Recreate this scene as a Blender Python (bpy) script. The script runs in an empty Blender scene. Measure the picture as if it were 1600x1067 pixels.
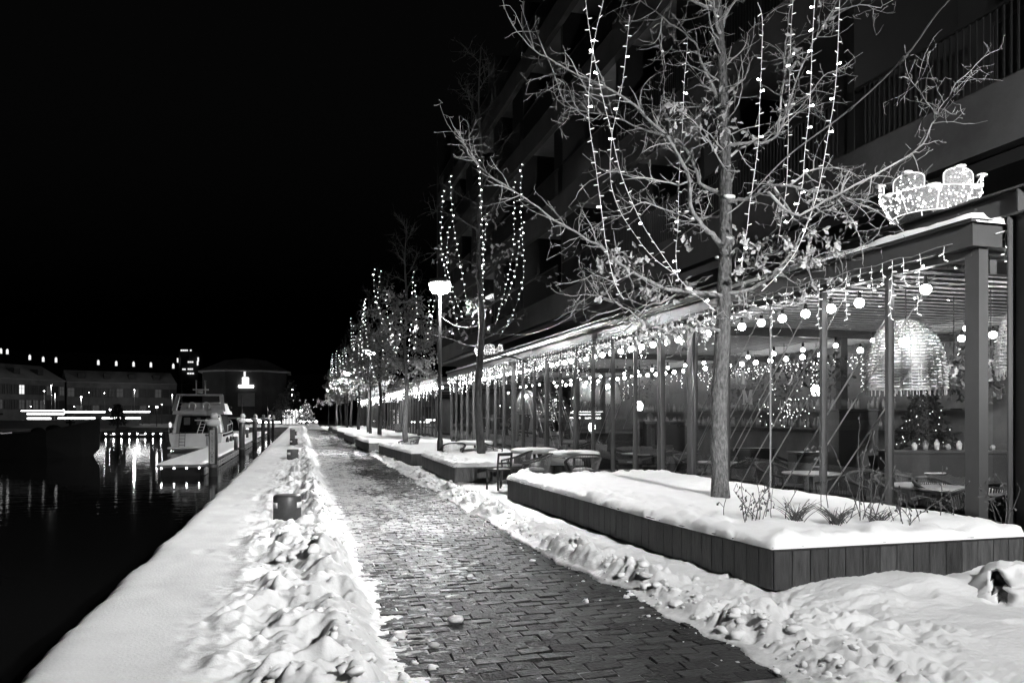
import bpy, math, random
import numpy as np
from mathutils import Vector, Matrix
R = math.radians
C = bpy.context.scene
COL = C.collection

# ------------------------------------------------------------ camera, sky, exposure
YAW = math.atan(330/1200)                    # the view is turned 15.4 degrees towards the pavilion
EYE = 1.70
cam_d = bpy.data.cameras.new('camera')
cam_d.lens = 27.0; cam_d.sensor_width = 36.0
cam_d.shift_y = 0.0728                       # level camera, verticals kept upright
cam_d.clip_start = 0.05; cam_d.clip_end = 2000
cam = bpy.data.objects.new('camera', cam_d); COL.objects.link(cam)
cam.location = (0, 0, EYE); cam.rotation_euler = (R(90), 0, -YAW)
C.camera = cam

world = bpy.data.worlds.new('World'); C.world = world; world.use_nodes = True
wn = world.node_tree
bgn = wn.nodes['Background']
sky = wn.nodes.new('ShaderNodeTexSky'); sky.sky_type = 'NISHITA'; sky.sun_disc = False
sky.sun_elevation = R(-4); sky.sun_rotation = R(200)
bw = wn.nodes.new('ShaderNodeRGBToBW')       # the photograph is black and white
wn.links.new(sky.outputs[0], bw.inputs[0]); wn.links.new(bw.outputs[0], bgn.inputs[0])
bgn.inputs[1].default_value = 0.10

vs = C.view_settings
C.display_settings.display_device = 'sRGB'
vs.view_transform = 'Standard'; vs.look = 'None'; vs.exposure = 0.0; vs.gamma = 1.0; vs.use_curve_mapping = False
cy = C.cycles
cy.use_denoising = True; cy.max_bounces = 9; cy.diffuse_bounces = 2; cy.glossy_bounces = 3
cy.transmission_bounces = 3; cy.transparent_max_bounces = 24
cy.sample_clamp_indirect = 3.0; cy.caustics_reflective = False; cy.caustics_refractive = False
cy.use_light_tree = True
LAMP_E = 1.25                                # strength of the street lamps

# ------------------------------------------------------------ helpers
CY, SY = math.cos(YAW), math.sin(YAW)
def at(px, py, d):
    """world point seen at photo pixel (px, py), d metres away along the view axis"""
    l = (px-800)/1200*d
    return Vector((SY*d+CY*l, CY*d-SY*l, EYE-(py-650)/1200*d))
def ground(px, py, z=0.0):
    return at(px, py, (EYE-z)*1200/(py-650))
def onx(px, py, X):
    return at(px, py, X/(SY+CY*(px-800)/1200))

ORD = ['leftmost', 'second from the left', 'third from the left', 'fourth from the left', 'fifth from the left', 'sixth from the left', 'seventh from the left', 'eighth from the left',
       'ninth from the left', 'tenth from the left', 'eleventh from the left', 'twelfth from the left', 'thirteenth from the left', 'fourteenth from the left', 'fifteenth from the left',
       'sixteenth from the left', 'seventeenth from the left', 'eighteenth from the left', 'nineteenth from the left', 'twentieth from the left']
def across(p):
    """how far to the side of the view axis a point lies, over its depth: sorts things as the photo shows them"""
    return (CY*p[0]-SY*p[1])/(SY*p[0]+CY*p[1])
def order_labels(obs, text):
    for o, w_ in zip(sorted(obs, key=lambda o: across(o.location)), ORD): o['label'] = text % w_
def tag(o, label=None, cat=None, group=None, kind=None):
    if label: o['label'] = label
    if cat: o['category'] = cat
    if group: o['group'] = group
    if kind: o['kind'] = kind
    return o
def thing(name, label, cat, loc=(0, 0, 0), rz=0.0, group=None):
    o = bpy.data.objects.new(name, None); COL.objects.link(o)
    o.empty_display_size = 0.1
    o.location = loc; o.rotation_euler = (0, 0, rz)
    return tag(o, label, cat, group)
def link(name, me, parent=None, loc=None):
    o = bpy.data.objects.new(name, me); COL.objects.link(o)
    if parent: o.parent = parent
    if loc is not None: o.location = loc
    return o
KIDS = {}
def copy_tree(o, parent=None, loc=None, rz=None, label=None, group=None):
    c = o.copy(); COL.objects.link(c); c.parent = parent
    if loc is not None: c.location = loc
    if rz is not None: c.rotation_euler = (0, 0, rz)
    if label: c['label'] = label
    if group: c['group'] = group
    for ch in kids(o): copy_tree(ch, c)
    return c
def kids(o):
    return [x for x in o.children]

class MB:
    """collects shapes and links them as one mesh object"""
    def __init__(s): s.v = []; s.f = []; s.m = []; s.n = 0
    def add(s, V, F, mi=0):
        n = s.n
        s.v.extend([tuple(p) for p in V]); s.n += len(V)
        for f in F: s.f.append(tuple(i+n for i in f))
        s.m.extend([mi]*len(F)); return s
    def box(s, c, d, rz=0.0, mi=0, tilt=None):
        x, y, z = d[0]/2, d[1]/2, d[2]/2
        V = [Vector((a*x, b*y, e*z)) for e in (-1, 1) for b in (-1, 1) for a in (-1, 1)]
        M = Matrix.Rotation(rz, 3, 'Z')
        if tilt is not None: M = M @ tilt
        c = Vector(c)
        s.add([M @ p + c for p in V], [(0, 2, 3, 1), (4, 5, 7, 6), (0, 1, 5, 4), (2, 6, 7, 3), (0, 4, 6, 2), (1, 3, 7, 5)], mi); return s
    def bb(s, a, b, mi=0):
        return s.box([(a[i]+b[i])/2 for i in range(3)], [abs(b[i]-a[i]) for i in range(3)], 0, mi)
    def bevbox(s, c, d, bv=0.01, rz=0.0, mi=0):
        x, y, z = d[0]/2, d[1]/2, d[2]/2
        b = min(bv, x*.9, y*.9, z*.9)
        V = []
        for (zz, k) in ((-z, b), (-z+b, 0), (z-b, 0), (z, b)):
            X, Y = x-k, y-k
            V += [(-X, -Y, zz), (X, -Y, zz), (X, Y, zz), (-X, Y, zz)]
        F = [(3, 2, 1, 0), (12, 13, 14, 15)]
        for k in range(3):
            for i in range(4):
                j = (i+1) % 4
                F.append((k*4+i, k*4+j, k*4+4+j, k*4+4+i))
        M = Matrix.Rotation(rz, 3, 'Z'); c = Vector(c)
        s.add([M @ Vector(p) + c for p in V], F, mi); return s
    def bar(s, a, b, w, h=None, mi=0):
        """rectangular bar from a to b, w across (horizontal), h high"""
        a, b = Vector(a), Vector(b); h = h or w
        t = (b-a).normalized(); up = Vector((0, 0, 1)) if abs(t.z) < .95 else Vector((1, 0, 0))
        n = t.cross(up).normalized(); u = n.cross(t)
        V = [p + n*(i*w/2) + u*(j*h/2) for p in (a, b) for (i, j) in ((-1, -1), (1, -1), (1, 1), (-1, 1))]
        s.add(V, [(0, 1, 2, 3), (7, 6, 5, 4), (0, 4, 5, 1), (1, 5, 6, 2), (2, 6, 7, 3), (3, 7, 4, 0)], mi); return s
    def tube(s, P, r, n=6, mi=0, cap=True, closed=False):
        P = [Vector(p) for p in P]; k = len(P)
        if not hasattr(r, '__len__'): r = [r]*k
        V = []; prev = None
        for i in range(k):
            a = P[(i-1) % k] if (i or closed) else P[0]
            b = P[(i+1) % k] if (i < k-1 or closed) else P[-1]
            t = b-a
            t = t.normalized() if t.length > 1e-9 else Vector((0, 0, 1))
            if prev is None:
                up = Vector((0, 0, 1)) if abs(t.z) < .9 else Vector((1, 0, 0))
                x = t.cross(up).normalized()
            else:
                x = (prev - t*prev.dot(t))
                x = x.normalized() if x.length > 1e-6 else t.orthogonal().normalized()
            prev = x; y = t.cross(x)
            for j in range(n):
                q = 2*math.pi*j/n
                V.append(P[i] + (x*math.cos(q)+y*math.sin(q))*r[i])
        F = []
        for i in range(k if closed else k-1):
            for j in range(n):
                i2 = (i+1) % k
                F.append((i*n+j, i*n+(j+1) % n, i2*n+(j+1) % n, i2*n+j))
        if cap and not closed:
            F.append(tuple(range(n-1, -1, -1))); F.append(tuple((k-1)*n+j for j in range(n)))
        s.add(V, F, mi); return s
    def lathe(s, prof, n=16, c=(0, 0, 0), mi=0, capb=True, capt=True, sx=1, sy=1):
        V = [(c[0]+r*math.cos(2*math.pi*j/n)*sx, c[1]+r*math.sin(2*math.pi*j/n)*sy, c[2]+z) for r, z in prof for j in range(n)]
        F = [(i*n+j, i*n+(j+1) % n, (i+1)*n+(j+1) % n, (i+1)*n+j) for i in range(len(prof)-1) for j in range(n)]
        if capb: F.append(tuple(range(n-1, -1, -1)))
        if capt: F.append(tuple((len(prof)-1)*n+j for j in range(n)))
        s.add(V, F, mi); return s
    def blob(s, c, r, n=8, m=5, mi=0, jit=0.0, rng=random):
        """a rounded lump; r is a radius or three radii"""
        if not hasattr(r, '__len__'): r = (r, r, r)
        V = [(c[0], c[1], c[2]-r[2])]
        for i in range(1, m):
            a = -math.pi/2 + math.pi*i/m
            for j in range(n):
                q = 2*math.pi*(j+.5*(i % 2))/n; k = 1+jit*(rng.random()*2-1)
                V.append((c[0]+r[0]*k*math.cos(a)*math.cos(q), c[1]+r[1]*k*math.cos(a)*math.sin(q), c[2]+r[2]*k*math.sin(a)))
        V.append((c[0], c[1], c[2]+r[2]))
        F = [(0, 1+(j+1) % n, 1+j) for j in range(n)]
        for i in range(m-2):
            for j in range(n):
                a, b = 1+i*n+j, 1+i*n+(j+1) % n
                F.append((a, b, b+n, a+n))
        t = len(V)-1
        F += [(t, 1+(m-2)*n+j, 1+(m-2)*n+(j+1) % n) for j in range(n)]
        s.add(V, F, mi); return s
    def quad(s, a, b, c, d, mi=0): return s.add([a, b, c, d], [(0, 1, 2, 3)], mi)
    def prism(s, poly, z0, z1, mi=0):
        n = len(poly)
        V = [(p[0], p[1], z0) for p in poly] + [(p[0], p[1], z1) for p in poly]
        F = [tuple(range(n-1, -1, -1)), tuple(range(n, 2*n))] + [(i, (i+1) % n, n+(i+1) % n, n+i) for i in range(n)]
        s.add(V, F, mi); return s
    def mesh(s, name, mats, smooth=False, origin=None):
        me = bpy.data.meshes.new(name)
        V = s.v
        if origin is not None: V = [(p[0]-origin[0], p[1]-origin[1], p[2]-origin[2]) for p in V]
        me.from_pydata(V, [], s.f)
        if not isinstance(mats, (list, tuple)): mats = [mats]
        for m in mats: me.materials.append(m)
        if len(mats) > 1: me.polygons.foreach_set('material_index', s.m)
        if smooth: me.polygons.foreach_set('use_smooth', [True]*len(s.f))
        me.update(); return me
    def build(s, name, mats, parent=None, smooth=False, world=False, loc=None):
        """world: the shapes were given in world coordinates"""
        og = None
        if world and parent is not None:
            og = parent.location
        elif world and loc is not None: og = loc
        me = s.mesh(name, mats, smooth, og)
        return link(name, me, parent, loc)

def grid_mesh(name, X, Y, Z, mat, smooth=True):
    """height field from 2-D arrays"""
    h, w = X.shape
    V = np.stack([X, Y, Z], -1).reshape(-1, 3).astype(np.float32)
    i = np.arange(h*w).reshape(h, w)
    F = np.stack([i[:-1, :-1], i[:-1, 1:], i[1:, 1:], i[1:, :-1]], -1).reshape(-1, 4).astype(np.int32)
    me = bpy.data.meshes.new(name)
    me.vertices.add(len(V)); me.vertices.foreach_set('co', V.ravel())
    me.loops.add(F.size); me.loops.foreach_set('vertex_index', F.ravel())
    me.polygons.add(len(F))
    me.polygons.foreach_set('loop_start', np.arange(0, F.size, 4, dtype=np.int32))
    me.update(calc_edges=True)
    if smooth: me.polygons.foreach_set('use_smooth', np.ones(len(F), dtype=bool))
    me.materials.append(mat); me.update()
    return me

# numpy noise
def _h(ix, iy, s):
    n = (ix.astype(np.int64)*374761393 + iy.astype(np.int64)*668265263 + s*974634677) & 0xffffffff
    n = ((n ^ (n >> 13))*1274126177) & 0xffffffff
    n = ((n ^ (n >> 16))*2246822519) & 0xffffffff
    return ((n ^ (n >> 15)) & 0xffffff)/float(0x1000000)
def pn(x, y, s=0):
    ix, iy = np.floor(x), np.floor(y); fx, fy = x-ix, y-iy
    u, v = fx*fx*fx*(fx*(fx*6-15)+10), fy*fy*fy*(fy*(fy*6-15)+10)
    def g(a, b, dx, dy):
        q = _h(a, b, s)*2*math.pi
        return np.cos(q)*dx+np.sin(q)*dy
    n00 = g(ix, iy, fx, fy); n10 = g(ix+1, iy, fx-1, fy); n01 = g(ix, iy+1, fx, fy-1); n11 = g(ix+1, iy+1, fx-1, fy-1)
    return ((n00*(1-u)+n10*u)*(1-v)+(n01*(1-u)+n11*u)*v)*1.5
def fbm(x, y, s=0, o=3):
    t = 0; a = 1
    for k in range(o): t = t+a*pn(x*2**k, y*2**k, s+k*17); a *= .5
    return t
def domes(x, y, s=0, p=.6, rmin=.25, rmax=.6, sq=1.0):
    """rounded lumps scattered one per unit cell; returns the height of the tallest lump"""
    ix, iy = np.floor(x), np.floor(y); best = np.zeros_like(x)
    for a in (-1, 0, 1):
        for b in (-1, 0, 1):
            cx, cy_ = ix+a, iy+b
            ok = _h(cx, cy_, s) < p
            qx = cx+_h(cx, cy_, s+1); qy = cy_+_h(cx, cy_, s+2)
            r = rmin+(rmax-rmin)*_h(cx, cy_, s+3)
            d2 = (x-qx)**2+((y-qy)*sq)**2
            best = np.maximum(best, np.where(ok, np.sqrt(np.maximum(0, r*r-d2)), 0))
    return best
def bumps(x, y, s=0, p=.6, rmin=.3, rmax=.7):
    """soft rounded swellings, one per unit cell at most"""
    ix, iy = np.floor(x), np.floor(y); t = np.zeros_like(x)
    for a in (-1, 0, 1):
        for b in (-1, 0, 1):
            cx, cy_ = ix+a, iy+b
            ok = _h(cx, cy_, s) < p
            r = rmin+(rmax-rmin)*_h(cx, cy_, s+3)
            d2 = ((x-cx-_h(cx, cy_, s+1))**2+(y-cy_-_h(cx, cy_, s+2))**2)/(r*r)
            t = np.maximum(t, np.where(ok, np.maximum(0, 1-d2)**1.7*r, 0))
    return t
def ss(a, b, x):
    t = np.clip((x-a)/(b-a), 0, 1); return t*t*(3-2*t)

# ------------------------------------------------------------ materials (all greys)
def _new(name):
    m = bpy.data.materials.new(name); m.use_nodes = True
    return m, m.node_tree, m.node_tree.nodes['Principled BSDF']
def mat(name, c, rough=.6, var=.25, scale=8.0, stretch=(1, 1, 1), bump=.0, bscale=40.0, metal=0.0, rnd=0.0, detail=6.0, rvar=0.0, spec=.5):
    """grey principled surface with noise in its tone, optional bump, optional tone per object"""
    m, nt, p = _new(name)
    L = nt.links.new
    tc = nt.nodes.new('ShaderNodeTexCoord'); mp = nt.nodes.new('ShaderNodeMapping'); mp.inputs['Scale'].default_value = stretch
    L(tc.outputs['Object'], mp.inputs[0])
    nz = nt.nodes.new('ShaderNodeTexNoise'); nz.inputs['Scale'].default_value = scale; nz.inputs['Detail'].default_value = detail
    nz.inputs['Roughness'].default_value = .62
    L(mp.outputs[0], nz.inputs['Vector'])
    mr = nt.nodes.new('ShaderNodeMapRange')
    mr.inputs['From Min'].default_value = .3; mr.inputs['From Max'].default_value = .7
    mr.inputs['To Min'].default_value = c*(1-var); mr.inputs['To Max'].default_value = c*(1+var)
    L(nz.outputs['Fac'], mr.inputs[0])
    out = mr.outputs[0]
    if rnd:
        oi = nt.nodes.new('ShaderNodeObjectInfo'); r2 = nt.nodes.new('ShaderNodeMapRange')
        r2.inputs['To Min'].default_value = 1-rnd; r2.inputs['To Max'].default_value = 1+rnd
        L(oi.outputs['Random'], r2.inputs[0])
        mu = nt.nodes.new('ShaderNodeMath'); mu.operation = 'MULTIPLY'
        L(out, mu.inputs[0]); L(r2.outputs[0], mu.inputs[1]); out = mu.outputs[0]
        ad = nt.nodes.new('ShaderNodeVectorMath'); ad.operation = 'ADD'
        L(tc.outputs['Object'], ad.inputs[0])
        sc = nt.nodes.new('ShaderNodeMath'); sc.operation = 'MULTIPLY'; sc.inputs[1].default_value = 37.0
        L(oi.outputs['Random'], sc.inputs[0]); L(sc.outputs[0], ad.inputs[1]); L(ad.outputs[0], mp.inputs[0])
    L(out, p.inputs['Base Color'])
    p.inputs['Roughness'].default_value = rough; p.inputs['Metallic'].default_value = metal
    p.inputs['Specular IOR Level'].default_value = spec
    if rvar:
        r3 = nt.nodes.new('ShaderNodeMapRange'); r3.inputs['From Min'].default_value = .3; r3.inputs['From Max'].default_value = .7
        r3.inputs['To Min'].default_value = max(.02, rough-rvar); r3.inputs['To Max'].default_value = min(1, rough+rvar)
        L(nz.outputs['Fac'], r3.inputs[0]); L(r3.outputs[0], p.inputs['Roughness'])
    if bump:
        n2 = nt.nodes.new('ShaderNodeTexNoise'); n2.inputs['Scale'].default_value = bscale; n2.inputs['Detail'].default_value = 5
        L(mp.outputs[0], n2.inputs['Vector'])
        b = nt.nodes.new('ShaderNodeBump'); b.inputs['Strength'].default_value = bump; b.inputs['Distance'].default_value = .02
        L(n2.outputs['Fac'], b.inputs['Height']); L(b.outputs[0], p.inputs['Normal'])
    return m
def glow(name, strength, sample=True):
    m = bpy.data.materials.new(name); m.use_nodes = True; nt = m.node_tree; nt.nodes.clear()
    o = nt.nodes.new('ShaderNodeOutputMaterial'); e = nt.nodes.new('ShaderNodeEmission')
    e.inputs[0].default_value = (1, 1, 1, 1); e.inputs[1].default_value = strength
    nt.links.new(e.outputs[0], o.inputs[0])
    try: m.cycles.emission_sampling = 'AUTO' if sample else 'NONE'
    except Exception: pass
    return m
M = {}
M['snow'] = mat('snow', .80, .55, .06, 3.0, bump=.22, bscale=42.0, spec=.3)
M['snow_dirty'] = M['snow']
M['snow_cap'] = mat('snow_cap', .80, .6, .04, 4.0, bump=.2, bscale=45.0, spec=.3)
M['ground'] = mat('ground', .14, .8, .8, 4.0, bump=.4, bscale=50)
M['joint'] = mat('joint', .13, .85, .85, 7.0, bump=.5, bscale=60)
M['cobble'] = mat('cobble', .029, .58, .5, 9.0, bump=1.0, bscale=30, rnd=.45, rvar=.2, spec=.06)
M['concrete'] = mat('concrete', .16, .8, .3, 1.5, bump=.2, bscale=20)
M['wood'] = mat('wood', .048, .55, .6, 5.0, stretch=(6, 6, .7), bump=.5, bscale=14, rnd=.42, rvar=.12)
M['rim'] = mat('rim', .028, .5, .3, 8.0, bump=.2)
M['black'] = mat('black', .012, .45, .3, 8.0)
M['plinth'] = mat('plinth', .01, .8, .3, 8.0)
M['bollard'] = mat('bollard', .045, .42, .25, 10.0, bump=.12, bscale=30)
M['white'] = mat('white', .78, .4, .05, 10.0)
M['steel'] = mat('steel', .046, .42, .12, 3.0, bump=.05, bscale=30)
M['steel_dark'] = mat('steel_dark', .05, .4, .2, 5.0)
M['pole'] = mat('pole', .025, .4, .2, 8.0)
M['limb'] = mat('limb', .2, .85, .45, 14.0, stretch=(1.6, 1.6, .8), bump=.8, bscale=22)
M['bark'] = mat('bark', .085, .9, .8, 26.0, stretch=(1.5, 1.5, .5), bump=1.6, bscale=34)
M['bark_dark'] = mat('bark_dark', .07, .9, .5, 12.0, stretch=(1.6, 1.6, .5), bump=.8, bscale=20)
M['twig'] = mat('twig', .27, .8, .65, 2.2)
M['leaf'] = mat('leaf', .30, .6, .45, 14.0)
M['leaf_dark'] = mat('leaf_dark', .08, .6, .45, 12.0)
M['stalk'] = mat('stalk', .07, .8, .4, 10.0)
M['cable'] = mat('cable', .62, .5, .1, 10.0)
M['cable_dark'] = mat('cable_dark', .30, .5, .2, 10.0)
M['wicker'] = mat('wicker', .6, .7, .3, 20.0)
def let_through(m, k):
    """thin cane lets part of the light through"""
    nt = m.node_tree; p = nt.nodes['Principled BSDF']; o = nt.nodes['Material Output']
    t = nt.nodes.new('ShaderNodeBsdfTranslucent'); t.inputs[0].default_value = (.7, .7, .7, 1); mx = nt.nodes.new('ShaderNodeMixShader'); mx.inputs[0].default_value = k
    nt.links.new(p.outputs[0], mx.inputs[1]); nt.links.new(t.outputs[0], mx.inputs[2]); nt.links.new(mx.outputs[0], o.inputs['Surface'])
M['cane'] = mat('cane', .72, .7, .3, 20.0); let_through(M['cane'], .45)
M['facade'] = mat('facade', .044, .75, .45, .7, bump=.2, bscale=12)
M['back_wall'] = mat('back_wall', .11, .6, .4, 1.2)
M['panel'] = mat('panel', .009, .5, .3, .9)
M['plaster'] = mat('plaster', .22, .8, .2, .6, bump=.1)
M['far_wall'] = mat('far_wall', .10, .85, .35, .5)
M['far_dark'] = mat('far_dark', .04, .85, .3, .5)
M['far_snow'] = mat('far_snow', .5, .8, .2, .3)
M['hull'] = mat('hull', .65, .3, .08, 2.0)
M['hull_dark'] = mat('hull_dark', .006, .7, .3, 2.0, spec=.08)
M['floor_in'] = mat('floor_in', .14, .4, .3, 3.0)
M['ceiling'] = mat('ceiling', .5, .5, .2, 4.0)
M['cabinet'] = mat('cabinet', .02, .5, .3, 4.0)
M['chair'] = mat('chair', .055, .55, .25, 12.0)
M['rope'] = mat('rope', .07, .8, .3, 30.0, bump=.3)
M['rope_dark'] = mat('rope_dark', .05, .8, .3, 30.0, bump=.3)
M['tabletop'] = mat('tabletop', .4, .4, .2, 6.0)
M['ceramic'] = mat('ceramic', .25, .4, .08, 6.0)
M['led_stub'] = glow('led_stub', 1.1)
M['led'] = glow('led', 3.0)
M['led_bright'] = glow('led_bright', 26.0)
M['led_far'] = glow('led_far', 6.0)
M['dim_window'] = glow('dim_window', .05)
M['street_dot'] = glow('street_dot', 4.0)
M['globe'] = glow('globe', 50.0)
M['globe_back'] = glow('globe_back', 40.0)
M['lamp_lens'] = glow('lamp_lens', 60.0)
M['far_lamp'] = glow('far_lamp', 40.0)
M['far_window'] = glow('far_window', 1.1)
M['strip'] = glow('strip', 9.0)
M['dock_led'] = glow('dock_led', 40.0)
def glass_mat(name, tint=.93, ior=1.5):
    m = bpy.data.materials.new(name); m.use_nodes = True; nt = m.node_tree; nt.nodes.clear()
    o = nt.nodes.new('ShaderNodeOutputMaterial'); t = nt.nodes.new('ShaderNodeBsdfTransparent'); g = nt.nodes.new('ShaderNodeBsdfGlossy')
    t.inputs[0].default_value = (tint, tint, tint, 1); g.inputs['Roughness'].default_value = .0
    lw = nt.nodes.new('ShaderNodeLayerWeight')                       # reflects a little head-on, more at a glance
    pw = nt.nodes.new('ShaderNodeMath'); pw.operation = 'POWER'; pw.inputs[1].default_value = 4.2
    nt.links.new(lw.outputs['Facing'], pw.inputs[0])
    fr = nt.nodes.new('ShaderNodeMath'); fr.operation = 'MULTIPLY_ADD'; fr.inputs[1].default_value = .9; fr.inputs[2].default_value = .06
    nt.links.new(pw.outputs[0], fr.inputs[0])
    mx = nt.nodes.new('ShaderNodeMixShader')
    nt.links.new(fr.outputs[0], mx.inputs[0]); nt.links.new(t.outputs[0], mx.inputs[1]); nt.links.new(g.outputs[0], mx.inputs[2])
    nt.links.new(mx.outputs[0], o.inputs[0]); return m
M['glass'] = glass_mat('glass')
def water_mat():
    m, nt, p = _new('water')
    p.inputs['Base Color'].default_value = (.006, .006, .006, 1); p.inputs['Roughness'].default_value = .04; p.inputs['IOR'].default_value = 1.33
    tc = nt.nodes.new('ShaderNodeTexCoord'); mp = nt.nodes.new('ShaderNodeMapping'); mp.inputs['Scale'].default_value = (.7, 1.6, 1)
    nz = nt.nodes.new('ShaderNodeTexNoise'); nz.inputs['Scale'].default_value = 1.3; nz.inputs['Detail'].default_value = 3
    b = nt.nodes.new('ShaderNodeBump'); b.inputs['Strength'].default_value = .12; b.inputs['Distance'].default_value = .06
    L = nt.links.new
    L(tc.outputs['Object'], mp.inputs[0]); L(mp.outputs[0], nz.inputs['Vector']); L(nz.outputs['Fac'], b.inputs['Height']); L(b.outputs[0], p.inputs['Normal'])
    return m
M['water'] = water_mat()
def cobble_snow():
    """cobble: wet dark stone with thin packed snow left in patches"""
    nt = M['cobble'].node_tree; L = nt.links.new; p = nt.nodes['Principled BSDF']
    src = p.inputs['Base Color'].links[0].from_socket
    geo = nt.nodes.new('ShaderNodeNewGeometry')
    def ns(scale, st, det=5):
        mp = nt.nodes.new('ShaderNodeMapping'); mp.inputs['Scale'].default_value = st
        n = nt.nodes.new('ShaderNodeTexNoise'); n.inputs['Scale'].default_value = scale; n.inputs['Detail'].default_value = det; n.inputs['Roughness'].default_value = .65
        L(geo.outputs['Position'], mp.inputs[0]); L(mp.outputs[0], n.inputs['Vector']); return n.outputs['Fac']
    a = ns(.55, (1.2, .5, 1), 3); b = ns(7.0, (1, 1.6, 1), 6)
    ad = nt.nodes.new('ShaderNodeMath'); ad.operation = 'MULTIPLY_ADD'; ad.inputs[1].default_value = .75
    L(a, ad.inputs[0]); L(b, ad.inputs[2])
    # more left lying farther along and near the left bank
    sx = nt.nodes.new('ShaderNodeSeparateXYZ'); L(geo.outputs['Position'], sx.inputs[0])
    fx = nt.nodes.new('ShaderNodeMapRange'); fx.inputs['From Min'].default_value = .8; fx.inputs['From Max'].default_value = 2.3
    fx.inputs['To Min'].default_value = .18; fx.inputs['To Max'].default_value = -.04; L(sx.outputs[0], fx.inputs[0])
    fy = nt.nodes.new('ShaderNodeMapRange'); fy.inputs['From Min'].default_value = 4.5; fy.inputs['From Max'].default_value = 14.0
    fy.inputs['To Min'].default_value = -.15; fy.inputs['To Max'].default_value = .03; L(sx.outputs[1], fy.inputs[0])
    a3 = nt.nodes.new('ShaderNodeMath'); L(fx.outputs[0], a3.inputs[0]); L(fy.outputs[0], a3.inputs[1])
    a2 = nt.nodes.new('ShaderNodeMath'); L(ad.outputs[0], a2.inputs[0]); L(a3.outputs[0], a2.inputs[1])
    mr = nt.nodes.new('ShaderNodeMapRange'); mr.inputs['From Min'].default_value = .92; mr.inputs['From Max'].default_value = 1.0
    mr.inputs['To Max'].default_value = .8
    L(a2.outputs[0], mr.inputs[0])
    mx = nt.nodes.new('ShaderNodeMix'); mx.data_type = 'RGBA'
    L(mr.outputs[0], mx.inputs['Factor']); L(src, mx.inputs['A']); mx.inputs['B'].default_value = (.55, .55, .55, 1)
    L(mx.outputs['Result'], p.inputs['Base Color'])
cobble_snow()
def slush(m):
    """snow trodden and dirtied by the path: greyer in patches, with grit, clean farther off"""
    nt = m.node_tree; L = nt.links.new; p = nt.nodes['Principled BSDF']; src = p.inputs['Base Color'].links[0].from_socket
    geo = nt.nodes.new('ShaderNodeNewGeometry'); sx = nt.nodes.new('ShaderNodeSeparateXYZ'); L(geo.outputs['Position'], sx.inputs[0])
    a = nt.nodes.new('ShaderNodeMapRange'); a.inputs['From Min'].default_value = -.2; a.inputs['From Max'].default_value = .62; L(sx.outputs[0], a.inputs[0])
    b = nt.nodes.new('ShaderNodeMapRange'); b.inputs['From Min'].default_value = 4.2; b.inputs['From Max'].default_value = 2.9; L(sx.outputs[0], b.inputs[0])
    w_ = nt.nodes.new('ShaderNodeMath'); w_.operation = 'MULTIPLY'; L(a.outputs[0], w_.inputs[0]); L(b.outputs[0], w_.inputs[1])  # strip by the path: dirt, and its lamp-lit slope toned down in the colour
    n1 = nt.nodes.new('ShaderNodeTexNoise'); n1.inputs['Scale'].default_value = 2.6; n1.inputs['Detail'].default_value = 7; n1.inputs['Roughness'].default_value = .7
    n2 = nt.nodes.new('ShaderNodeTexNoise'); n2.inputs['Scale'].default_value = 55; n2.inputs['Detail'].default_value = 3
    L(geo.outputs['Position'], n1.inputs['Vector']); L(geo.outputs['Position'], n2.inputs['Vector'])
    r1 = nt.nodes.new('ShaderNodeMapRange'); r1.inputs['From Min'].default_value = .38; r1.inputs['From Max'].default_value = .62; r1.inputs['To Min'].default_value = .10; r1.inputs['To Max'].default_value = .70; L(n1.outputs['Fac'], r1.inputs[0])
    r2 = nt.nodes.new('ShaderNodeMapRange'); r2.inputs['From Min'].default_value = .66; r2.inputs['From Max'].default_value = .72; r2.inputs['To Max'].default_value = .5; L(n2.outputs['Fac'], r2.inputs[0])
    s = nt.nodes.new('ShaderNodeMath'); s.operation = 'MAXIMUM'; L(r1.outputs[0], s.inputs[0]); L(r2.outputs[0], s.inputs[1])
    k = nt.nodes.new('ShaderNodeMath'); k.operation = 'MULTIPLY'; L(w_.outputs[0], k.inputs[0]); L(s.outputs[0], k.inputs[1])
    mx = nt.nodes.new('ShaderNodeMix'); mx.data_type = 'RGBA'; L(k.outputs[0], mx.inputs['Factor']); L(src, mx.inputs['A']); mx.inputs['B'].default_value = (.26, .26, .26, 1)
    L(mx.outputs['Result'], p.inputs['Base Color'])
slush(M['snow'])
# ------------------------------------------------------------ setting: ground, quay, path, water, snow
rng = random.Random(4)
QX = -1.70                                   # edge of the quay
WZ = -1.20                                   # water level
g = MB(); g.bb((QX+.02, -25, -.6), (60, 330, -.03)); tag(g.build('ground', M['ground']), kind='structure')
w = MB(); w.quad((-420, -40, WZ), (QX+.05, -40, WZ), (QX+.05, 330, WZ), (-420, 330, WZ))
tag(w.build('water', M['water']), kind='structure')
q = MB()
for k in range(70):
    y = -25+k*2.2
    q.bb((QX+.0, y, -2.0), (QX+.4, y+2.18, -.035))
tag(q.build('quay_wall', M['concrete']), kind='structure')

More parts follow.
